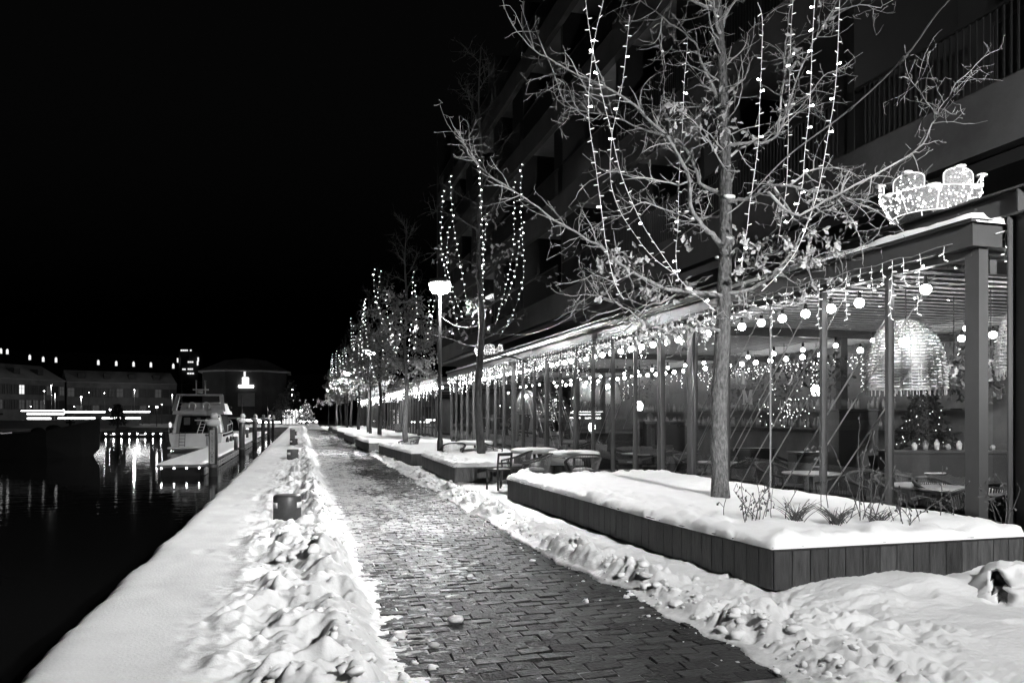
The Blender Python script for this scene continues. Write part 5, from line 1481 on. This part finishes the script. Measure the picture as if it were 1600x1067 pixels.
def trap(mb, y0, y1, hb0, hb1, z0, z1, rake0, rake1, mi=0):
    V = [(-hb0, y0, z0), (hb0, y0, z0), (hb0, y1, z0), (-hb0, y1, z0), (-hb1, y0+rake0, z1), (hb1, y0+rake0, z1), (hb1, y1+rake1, z1), (-hb1, y1+rake1, z1)]
    mb.add(V, [(3, 2, 1, 0), (4, 5, 6, 7), (0, 1, 5, 4), (1, 2, 6, 5), (2, 3, 7, 6), (3, 0, 4, 7)], mi)
mb = MB(); trap(mb, 2.2, 9.6, 2.0, 1.62, 1.5, 3.05, .35, -1.6); mb.build('cabin', M['hull_dark'], t)
mb = MB()
for x, w_ in ((-1.05, .5), (-.1, .3), (.75, .45)): mb.box((x, 2.36, 2.2), (w_, .03, 1.15))
o = mb.build('curtain', M['far_wall'], t); o.rotation_euler = (R(0), 0, 0)
mb = MB()
for s in (-1, 1): mb.bar((s*1.98, 2.12, 1.5), (s*1.64, 2.42, 3.05), .14, .08)
mb.bar((-1.7, 2.40, 3.0), (1.7, 2.40, 3.0), .1, .14); mb.build('window_frame', M['hull'], t)
mb = MB(); mb.tube([(-2.1, .1, 1.5), (-2.12, .1, 2.2), (-1.4, .05, 2.2)], .02, 6); mb.tube([(2.1, .1, 1.5), (2.12, .1, 2.2), (1.2, .05, 2.2)], .02, 6); mb.build('stern_rail', M['white'], t, True)
mb = MB(); trap(mb, 1.5, 8.4, 2.08, 2.0, 3.05, 3.36, -.1, -.3); mb.build('flybridge_deck', M['hull'], t)
for s in (-1, 1):
    mb = MB(); trap(mb, 1.4, 9.3, .12, .10, 1.5, 3.06, .9, -1.4); o = mb.build('cabin_side', M['hull'], t); o.location = (s*2.02, 0, 0); o.rotation_euler = (0, R(-s*9), 0); o.scale = (1, .35, 1)
mb = MB()
for s in (-1, 1): mb.bar((s*1.95, 1.6, 3.36), (s*1.75, 2.5, 4.72), .34, .16)
mb.bar((-1.84, 2.5, 4.74), (1.84, 2.5, 4.74), .4, .17); mb.build('radar_arch', M['hull'], t)
mb = MB(); trap(mb, 4.2, 8.0, 1.9, 1.75, 3.36, 4.05, .1, -.9); mb.build('flybridge_coaming', M['hull'], t)
mb = MB()
for z in (3.75, 4.05): mb.tube([(-1.75, 1.75, z), (1.75, 1.75, z)], .022, 6)
for k in range(6): mb.tube([(-1.75+.7*k, 1.75, 3.36), (-1.75+.7*k, 1.75, 4.05)], .018, 6)
mb.build('rail', M['white'], t, True)
for x in (-.55, .60):
    mb = MB(); mb.tube([(x+.27*math.cos(q*math.pi/12-.9), 1.66, 3.78+.27*math.sin(q*math.pi/12-.9)) for q in range(0, 19)][0:19], .075, 8); o = mb.build('lifebuoy', M['white'], t, True)
for x in (-.32, .42):
    mb = MB(); mb.tube([(x, 2.5, 4.8), (x, 2.5, 5.95)], .055, 8); mb.blob((x, 2.5, 5.98), (.09, .09, .07), 8, 5); mb.build('antenna', M['white'], t, True)
mb = MB(); mb.bar((-.6, 2.5, 5.2), (.7, 2.5, 5.2), .12, .12); mb.blob((0, 2.5, 5.0), (.28, .28, .14), 12, 6); mb.build('radar', M['white'], t)
mb = MB()
for k in range(4): mb.tube([(-1.25, -.45+.05*k, .5+.26*k), (-.8, -.45+.05*k, .5+.26*k)], .022, 6)
for x in (-1.25, -.8): mb.tube([(x, -.47, .35), (x, -.22, 1.6)], .024, 6)
mb.build('ladder', M['steel'], t, True)
mb = MB(); mb.bar((.1, -.02, 1.45), (.42, .1, 2.55), .05); mb.bar((.5, -.02, 1.45), (.82, .1, 2.55), .05)
for k in range(4): mb.bar((.16+.09*k, 0, 1.7+.26*k), (.58+.08*k, 0, 1.7+.26*k), .03)
mb.build('stern_ladder', M['white'], t)
mb = MB(); mb.bevbox((.25, .25, 2.55), (.7, .4, .08), .02); mb.build('folded_seat', M['white'], t)
mb = MB(); mb.tube([(.9, -.1, .4), (.9, -.05, 2.1)], .03, 6); mb.build('boat_hook', M['black'], t)
mb = MB(); mb.box((1.0, -.012, 1.28), (.55, .02, .10)); mb.build('name_plate', M['black'], t)
for x, y in ((2.36, 1.4), (2.38, 4.0), (2.36, 6.5)):
    mb = MB(); mb.blob((x, y, .75), (.14, .14, .38), 10, 7); mb.build('fender', M['black'], t, True)
mb = MB(); mb.box((.75, 2.1, 2.35), (.5, .02, .07)); mb.build('cabin_light', M['led'], t)
mb = MB(); mb.blob((-2.25, 1.5, 2.15), (.13, .12, .24), 10, 7); mb.build('side_light', M['far_window'], t, True)
mb = MB()
for s in (-1, 1):
    P = [(s*2.2, 3.2, 2.1), (s*2.22, 7, 2.25), (s*1.7, 10.5, 2.5), (s*.6, 13.2, 2.75)]
    mb.tube(P, .022, 6)
    for p in P: mb.tube([p, (p[0], p[1], p[2]-.62)], .018, 6)
mb.build('side_rail', M['white'], t, True)
# a second, smaller boat beyond
p = at(352, 688, 88); t = thing('cabin_cruiser', 'smaller dim cabin cruiser moored beyond the yacht', 'boat', (p.x, p.y, WZ))
mb = MB(); loft(mb, [sec(0, 1.6, 1.2), sec(4, 1.7, 1.25), sec(7, 1.1, 1.5), sec(9, .06, 1.8, keel=.6)]); mb.build('hull', M['hull'], t)
mb = MB(); trap(mb, 1.2, 6, 1.45, 1.1, 1.2, 2.6, .3, -1.2); mb.build('cabin', M['hull_dark'], t)
mb = MB(); trap(mb, 1.0, 5.0, 1.45, 1.35, 2.6, 2.75, 0, -.2); mb.build('roof', M['hull'], t)
mb = MB(); mb.tube([(0, 2.5, 2.7), (0, 2.5, 4.6)], .04, 8); mb.blob((.2, 2.5, 3.9), (.35, .2, .2), 8, 6); mb.build('mast', M['steel'], t, True)

# ------------------------------------------------------------ dark barge
p = at(150, 700, 56); t = thing('barge', 'dark barge with raked bow lying across the basin', 'barge', (p.x, p.y, WZ), R(-4))
def bsec(x, hb, zd, zk): return [(x, -hb, zd), (x, -hb*.95, zd*.4), (x, -hb*.8, zk), (x, 0, zk-.1), (x, hb*.8, zk), (x, hb*.95, zd*.4), (x, hb, zd)]
mb = MB(); loft(mb, [bsec(-26, 2.3, 1.5, -.5), bsec(-12, 2.5, 1.35, -.5), bsec(-6, 2.5, 1.5, -.5), bsec(-2.6, 2.0, 1.9, -.5), bsec(-.7, .9, 2.4, -.4), bsec(.25, .06, 2.75, .6)]); mb.build('hull', M['hull_dark'], t)
mb = MB(); mb.bb((-11.5, -1.7, 1.3), (-3.4, 1.7, 1.62)); mb.build('hatch', M['hull_dark'], t)
mb = MB(); mb.bb((-11.2, -1.72, 1.63), (-6.2, 1.7, 1.72)); mb.build('hatch_snow', M['far_snow'], t)
mb = MB(); mb.bevbox((-7.6, 0, 1.9), (1.4, 2.6, 2.2), .05); mb.build('wheelhouse', M['far_dark'], t)
mb = MB(); mb.bevbox((-7.6, 0, 3.05), (1.8, 3.0, .12), .03); mb.build('roof', M['hull_dark'], t)
mb = MB(); mb.blob((-2.8, 0, 1.95), (.55, .4, .32), 10, 6); mb.blob((-3.9, .2, 1.75), (.5, .5, .35), 10, 6); mb.bar((-1.7, 0, 1.8), (-1.7, 0, 2.7), .14); mb.bar((-2.0, 0, 2.45), (-1.4, 0, 2.45), .14); mb.build('anchor_gear', M['hull_dark'], t, True)
mb = MB(); mb.bb((-5.2, -1.73, 1.45), (-4.6, -1.705, 1.58)); mb.build('lit_hatch', M['far_window'], t)

# ------------------------------------------------------------ far jetty with a row of lights
a, b = at(149, 680, 107), at(258, 680, 107)
t = thing('jetty', 'low dark jetty with a row of small lights along its front', 'jetty', (a.x, a.y, WZ))
mb = MB(); d = (b-a); n = Vector((d.y, -d.x, 0)).normalized()
mb.add([(a.x, a.y, WZ-.2), (b.x, b.y, WZ-.2), (b.x-n.x*14, b.y-n.y*14, WZ-.2), (a.x-n.x*14, a.y-n.y*14, WZ-.2), (a.x, a.y, WZ+.75), (b.x, b.y, WZ+.75), (b.x-n.x*14, b.y-n.y*14, WZ+.9), (a.x-n.x*14, a.y-n.y*14, WZ+.9)],
       [(4, 5, 6, 7), (0, 1, 5, 4), (1, 2, 6, 5), (2, 3, 7, 6), (3, 0, 4, 7)]); mb.build('deck', M['hull_dark'], t, world=True)
for k in range(9):
    p = at(153+k*12.3, 677.5+.1*k, 106.9); mb = MB(); mb.blob((p.x, p.y, WZ+.45), .085, 8, 6); mb.build('light', M['dock_led'], t, world=True)
for px in (176, 222):
    p = at(px, 680, 106.9); mb = MB(); mb.box((p.x, p.y, WZ+.30), (.7, .1, .07), -YAW); mb.build('light_bar', M['far_window'], t, world=True)
# ------------------------------------------------------------ far bank: buildings, lamps, bands of traffic light
rr = random.Random(77)
def wall_between(mb, a, b, z0, z1, dep, mi=0):
    d = (b-a); d.z = 0; n = Vector((-d.y, d.x, 0)).normalized()
    V = [(a.x, a.y, z0), (b.x, b.y, z0), (b.x+n.x*dep, b.y+n.y*dep, z0), (a.x+n.x*dep, a.y+n.y*dep, z0)]
    V += [(x, y, z1) for x, y, _ in V]
    mb.add(V, [(3, 2, 1, 0), (4, 5, 6, 7), (0, 1, 5, 4), (1, 2, 6, 5), (2, 3, 7, 6), (3, 0, 4, 7)], mi)
def win_on(t, a, b, f, z, w_, h_, m_, lit):
    """a framed window standing a little proud of the wall between a and b"""
    d = (b-a); d.z = 0; L_ = d.length; u = d.normalized(); n = Vector((u.y, -u.x, 0)); c = a+d*f
    ang = math.atan2(u.y, u.x)
    mb = MB(); P = Vector((c.x, c.y, z))+n*.06
    mb.box(P+Vector((0, 0, h_/2+.05)), (w_+.2, .12, .1), ang); mb.box(P-Vector((0, 0, h_/2+.05)), (w_+.3, .16, .1), ang)
    for s in (-1, 1): mb.box(P+u*(s*(w_/2+.05)), (.1, .12, h_), ang)
    mb.box(P, (.07, .10, h_), ang); mb.box(P+Vector((0, 0, h_*.12)), (w_, .08, .07), ang)
    o = mb.build('window', M['far_dark'] if not lit else M['far_wall'], t, world=True)
    mb = MB(); mb.box(P-n*.02-o.parent.location*0, (w_, .02, h_), ang); o2 = mb.build('pane', m_, o)
    me = o2.data
    for v in me.vertices: v.co -= t.location
def long_house(label, A, B_, zb, ze, zr, dep, rows, n, lit, lit_m):
    t = thing('warehouse', label, 'building', (A.x, A.y, zb))
    mb = MB(); wall_between(mb, A, B_, zb-2, ze, dep); mb.build('wall', M['far_wall'], t, world=True)
    d = (B_-A); d.z = 0; n_ = Vector((-d.y, d.x, 0)).normalized()
    mb = MB(); a0, b0 = A-n_*.5, B_-n_*.5; am, bm = A+n_*dep/2, B_+n_*dep/2; a1, b1 = A+n_*(dep+.5), B_+n_*(dep+.5)
    V = [(a0.x, a0.y, ze+.02), (b0.x, b0.y, ze+.02), (bm.x, bm.y, zr), (am.x, am.y, zr), (a1.x, a1.y, ze+.02), (b1.x, b1.y, ze+.02)]
    mb.add(V, [(0, 1, 2, 3), (3, 2, 5, 4), (0, 3, 4), (1, 5, 2)]); rf = mb.build('roof', M['far_snow_roof'], t, world=True)
    mb = MB(); mb.bar(a0+Vector((0, 0, ze-zb-0)), b0+Vector((0, 0, ze-zb)), .22, .25) if False else None
    g = MB(); g.bar((a0.x-n_.x*.12, a0.y-n_.y*.12, ze+.05), (b0.x-n_.x*.12, b0.y-n_.y*.12, ze+.05), .2, .22); g.build('gutter', M['concrete'], t, world=True)
    for r_, z in enumerate(rows):
        for k in range(n):
            L_ = (r_, k) in lit
            dim = rr.random() < .22
            win_on(t, A, B_, (k+.5)/n, z, 1.3, 1.9, lit_m if L_ else M['dim_window'] if dim else M['cabinet'], L_ or dim)
    for k in range(4):                                                 # dormers in the roof
        c = A+d*((k+.6)/4.4)+n_*(dep*.22); z = ze+(zr-ze)*.42
        mb = MB(); mb.box((c.x, c.y, z+.3), (1.5, 2.2, 1.3), math.atan2(d.y, d.x)); mb.build('dormer', M['far_dark'], rf) ; rf.children[-1].data.transform(Matrix.Translation(-Vector(t.location)))
    return t
M['far_snow_roof'] = mat('far_snow_roof', .38, .85, .3, .25)
Z0 = .3
A, Bm, B2 = at(-70, 650, 150), at(101, 650, 176), at(276, 650, 190)
for v in (A, Bm, B2): v.z = Z0
long_house('long pale-roofed warehouse wing nearest the barge, one window brightly lit', A, Bm, Z0, 9.6, 13.2, 13, (7.4, 4.2), 15, {(0, 8)}, M['far_window'])
long_house('long dim warehouse wing behind the yacht, dark arched openings', Bm+Vector((.4, .05, 0)), B2, Z0, 9.5, 12.6, 13, (7.2, 3.2), 14, set(), M['far_window'])
# dark house on the slope with a row of lit dormers
A, B2 = at(-30, 650, 262), at(277, 650, 288); A.z = B2.z = 8
t = thing('terrace_house', 'dark house on the slope with a row of small lit dormer windows', 'building', (A.x, A.y, 8))
mb = MB(); wall_between(mb, A, B2, 4, 18.5, 14); mb.build('wall', M['far_dark'], t, world=True)
d = B2-A; n_ = Vector((-d.y, d.x, 0)).normalized()
mb = MB(); mb.add([A+Vector((0, 0, 10.5)), B2+Vector((0, 0, 10.5)), B2+n_*7+Vector((0, 0, 17)), A+n_*7+Vector((0, 0, 17)), A+n_*14.2+Vector((0, 0, 10.5)), B2+n_*14.2+Vector((0, 0, 10.5))], [(0, 1, 2, 3), (3, 2, 5, 4), (0, 3, 4), (1, 5, 2)])
rf = mb.build('roof', M['far_dark'], t, world=True)
for px, py in ((2, 549), (12, 550), (47, 559), (68, 562), (88, 563), (154, 567), (182, 568.5), (209, 569.5), (236, 570.5), (271, 572.5)):
    f = (px+30)/330; dd = 262+28*f-.6; p = at(px, py, dd)
    mb = MB(); mb.box((p.x, p.y+1.0, p.z), (1.5, 2.6, 2.5)); 
    o = mb.build('dormer', M['far_dark'], t, world=True)
    mb = MB(); mb.box((p.x-t.location.x, p.y-.33-t.location.y, p.z-t.location.z), (.75, .03, 1.5)); mb.box((p.x-t.location.x, p.y-.33-t.location.y, p.z+.9-t.location.z), (.4, .03, .3)); mb.build('pane', M['far_window'], o)
# tower
p = at(298, 650, 430); t = thing('tower_block', 'distant dark tower with a few rows of lit windows', 'building', (p.x, p.y, 0))
mb = MB(); mb.lathe([(6.2, 0), (6.2, 37)], 8); mb.build('wall', M['far_dark'], t)
mb = MB(); mb.lathe([(6.6, 37), (6.6, 37.6)], 8); mb.build('roof', M['far_dark'], t)
for (z, x0, x1) in ((37.9, -4.0, 4.3), (31.4, -3.0, -1.6), (31.5, 1.0, 4.2), (27.5, -2.0, 0), (27.6, 1, 4), (25.8, -3.6, -1.2), (25.2, .7, 4.6)):
    n = max(1, int((x1-x0)/1.0)); 
    for k in range(n):
        if rr.random() < .85:
            mb = MB(); mb.box((x0+(k+.5)*(x1-x0)/n, -6.5, z), ((x1-x0)/n*.75, .3, .8)); o = mb.build('lit_window', M['far_window'], t); o.rotation_euler = (0, 0, -YAW)
for (z, x) in ((33, -6.4), (32.6, -5.4), (31, -6.2), (33, 6.0), (31, 5.7)):
    mb = MB(); mb.box((x, -4.5, z), (.7, .3, 2.4)); o = mb.build('lit_window', M['far_window'], t); o.rotation_euler = (0, 0, -YAW)
# hipped octagonal hall with a lit sign
p = at(385, 650, 152); t = thing('octagonal_hall', 'eight-sided hall with snowy hipped roof and a bright square sign', 'building', (p.x, p.y, .2), R(22.5))
mb = MB(); mb.lathe([(8.4, -2), (8.4, 10)], 8); mb.build('wall', M['far_dark'], t)
mb = MB(); mb.lathe([(9.2, 9.9), (9.2, 10.15), (4.2, 12.4), (.1, 13.0)], 8); mb.build('roof', M['far_snow_roof'], t)
q0 = R(-112.5)
def on_wall(u, z, w_, h_, m_, nm, dep=.25, rad=7.85):
    c = Vector((rad*math.cos(q0), rad*math.sin(q0), z)); tt = Vector((-math.sin(q0), math.cos(q0), 0))
    mb = MB(); mb.box(c+tt*u, (w_, dep, h_), q0+math.pi/2); return mb.build(nm, m_, t)
on_wall(.35, 8.1, 1.1, 1.25, M['strip'], 'sign_square'); on_wall(.45, 7.1, 2.7, .45, M['strip'], 'sign_bar'); on_wall(.2, 9.4, .35, .9, M['far_window'], 'sign_lamp')
on_wall(.5, 4.6, 3.0, 2.5, M['plaster'], 'mural'); on_wall(.5, 2.3, 2.9, 1.4, M['black'], 'entrance')
# far street lamps along the other quay
FL = [(80, 602, 148, .16), (69, 611, 150, .12), (86, 616, 150, .13), (127, 620.5, 150, .2), (139, 613.5, 165, .12), (163, 614, 168, .13), (210, 609, 172, .12), (269, 617, 170, .10), (116, 635, 140, .12), (99, 641, 138, .19), (172, 640, 138, .2), (245, 636, 122, .24), (253, 632, 140, .14), (233, 635, 140, .09), (48, 635, 140, .1), (426, 606, 150, .2), (457, 609, 148, .12), (456, 617, 148, .14), (508, 620, 0, 0)]
fl_made = []
for k, (px, py, d, s) in enumerate(FL):
    if not d: continue
    p = at(px, py, d)
    t = thing('far_lamp', 'small lamp on a thin post along the far bank', 'street lamp', (p.x, p.y, 0), 0, 'small lamps along the far bank')
    fl_made.append(t)
    mb = MB(); mb.tube([(0, 0, -.3), (0, 0, p.z)], .06, 6); mb.build('pole', M['pole'], t, True)
    mb = MB(); mb.blob((0, 0, p.z), s*.62, 8, 6); mb.build('lantern', M['far_lamp'], t, True)
    if k in (0, 2, 3, 6, 7, 15):
        ld = bpy.data.lights.new('lamp_light', 'POINT'); ld.energy = 900; ld.shadow_soft_size = .2
        lo = bpy.data.objects.new('lamp_light', ld); COL.objects.link(lo); lo.parent = t; lo.location = (0, -s, p.z)
order_labels(fl_made, 'small lamp on a thin post along the far bank, %s')
# light trails of traffic on the far quay road, built as fixed glowing bars
def band(px0, px1, py0, py1, d, lb):
    a, b = at(px0, py1, d), at(px1, py1, d); h = (py1-py0)/1200*d*.58
    t = thing('light_band', lb, 'light band', (a.x, a.y, a.z), 0, 'bands of light along the far quay road')
    w_ = (b-a).length; mb = MB(); mb.bevbox((w_/2, 0, h/2), (w_, .25, h), .06); o = mb.build('tube', M['strip'], t); 
    n = max(2, int(w_/4)); 
    for k in range(n): MB().box((w_*(k+.5)/n, 0, -(a.z+.2)/2), (.09, .09, max(.05, a.z+.2))).build('bracket', M['pole'], t)  # brackets added to carry the trails
    t.rotation_euler = (0, 0, -YAW)
for (a, b, c, d_, dd, lb) in ((33, 99, 640.5, 642.5, 136, 'thin upper band of light behind the barge cabin'), (101, 164, 641, 644.5, 136, 'upper band of light beside the small far lamps'), (188, 234, 640.8, 644.2, 136, 'upper band of light ending beside the yacht'),
                          (42, 100, 645, 647.5, 133, 'middle band of light above the barge deck'), (43, 79, 650.5, 655, 131, 'short lower band of light above the barge deck'), (91, 148, 650, 654.5, 131, 'lower band of light above the barge bow'), (160, 219, 650, 654.5, 131, 'lower band of light over the jetty'),
                          (383, 408, 653, 658, 128, 'short band of light just beyond the yacht'), (404, 438, 657, 661, 126, 'pale band of light behind the mooring piles'), (464, 496, 655, 660, 140, 'band of light at the far end of the path')): band(a, b, c, d_, dd, lb)
p = at(471, 640, 140); t = thing('lit_sign', 'small upright lit panel beyond the end of the path', 'sign', (p.x, p.y, 0), -YAW)
mb = MB(); mb.box((0, 0, 2.3), (.5, .15, 1.25)); mb.build('panel', M['strip'], t); mb = MB(); mb.box((0, .0, .8), (.12, .1, 1.7)); mb.build('post', M['pole'], t)
# parapet and stairs at the end of the basin
a, b = at(415, 660, 127), at(520, 660, 127)
t = thing('parapet', 'low dark stone parapet closing the end of the path', 'wall', (a.x, a.y, 0))
mb = MB(); wall_between(mb, a, b, -1.2, 1.9, 1.2); mb.build('wall', M['concrete'], t, world=True) if False else None
mb = MB(); a2, b2 = at(418, 660, 144), at(468, 660, 144); a2.z = b2.z = 0; wall_between(mb, a2, b2, -.5, 2.6, .8); mb.build('wall', M['far_dark'], t, world=True)
# small dark trees on the far bank
def far_tree(label, x, y, h, w_, seed):
    r = random.Random(seed); t = thing('fir_tree' if w_ < h*.5 else 'bare_tree', label, 'tree', (x, y, -.1))
    mb = MB(); mb.tube([(0, 0, 0), (0, 0, h*.9)], [.16, .04], 7); mb.build('trunk', M['bark_dark'], t)
    mb = MB()
    for k in range(420):
        z = h*(.2+.8*r.random()); ra = w_*(1.05-z/h)*r.random()**.5; q = r.uniform(0, 6.28)
        leaf_mesh(mb, Vector((ra*math.cos(q), ra*math.sin(q), z)), Vector((math.cos(q), math.sin(q), -.2)), .5, r)
    o = mb.build('crown', M['leaf_dark'], t); o['kind'] = 'stuff'
p = at(184, 664, 112); far_tree('small dark fir standing on the jetty before the bands of light', p.x, p.y, 3.6, 1.6, 1)
for k, (px, d, h, w_, lb) in enumerate(((440, 140, 6, 3.2, 'dark bare tree beyond the hall'), (478, 132, 4, 2.2, 'small bush strung with lights at the path end'), (455, 150, 9, 3.6, 'tall dark tree beyond the path end'))):
    p = at(px, 650, d); far_tree(lb, p.x, p.y, h, w_, 5+k)
p = at(478, 640, 131.5); mb = MB()
for k in range(40): mb.blob((p.x+rr.gauss(0, 1.0), p.y, 2.6+rr.gauss(0, .9)), .045, 5, 4)
tag(mb.build('light_string', M['led']), 'tiny lights scattered over the bush at the path end', 'string lights')
tl = []
for k in range(12):
    p = at(440+k*2.3, 641+rr.uniform(-1.5, 1), 142); mb = MB(); mb.blob((0, 0, 0), rr.uniform(.05, .11), 6, 4)
    mb.tube([(0, 0, 0), (0, 0, -p.z-.1)], .03, 5)
    tl.append(tag(mb.build('path_light', M['street_dot'], loc=p), 'x', 'lamp', 'tiny lights along the far street'))
order_labels(tl, 'tiny light along the far street, %s of its row')
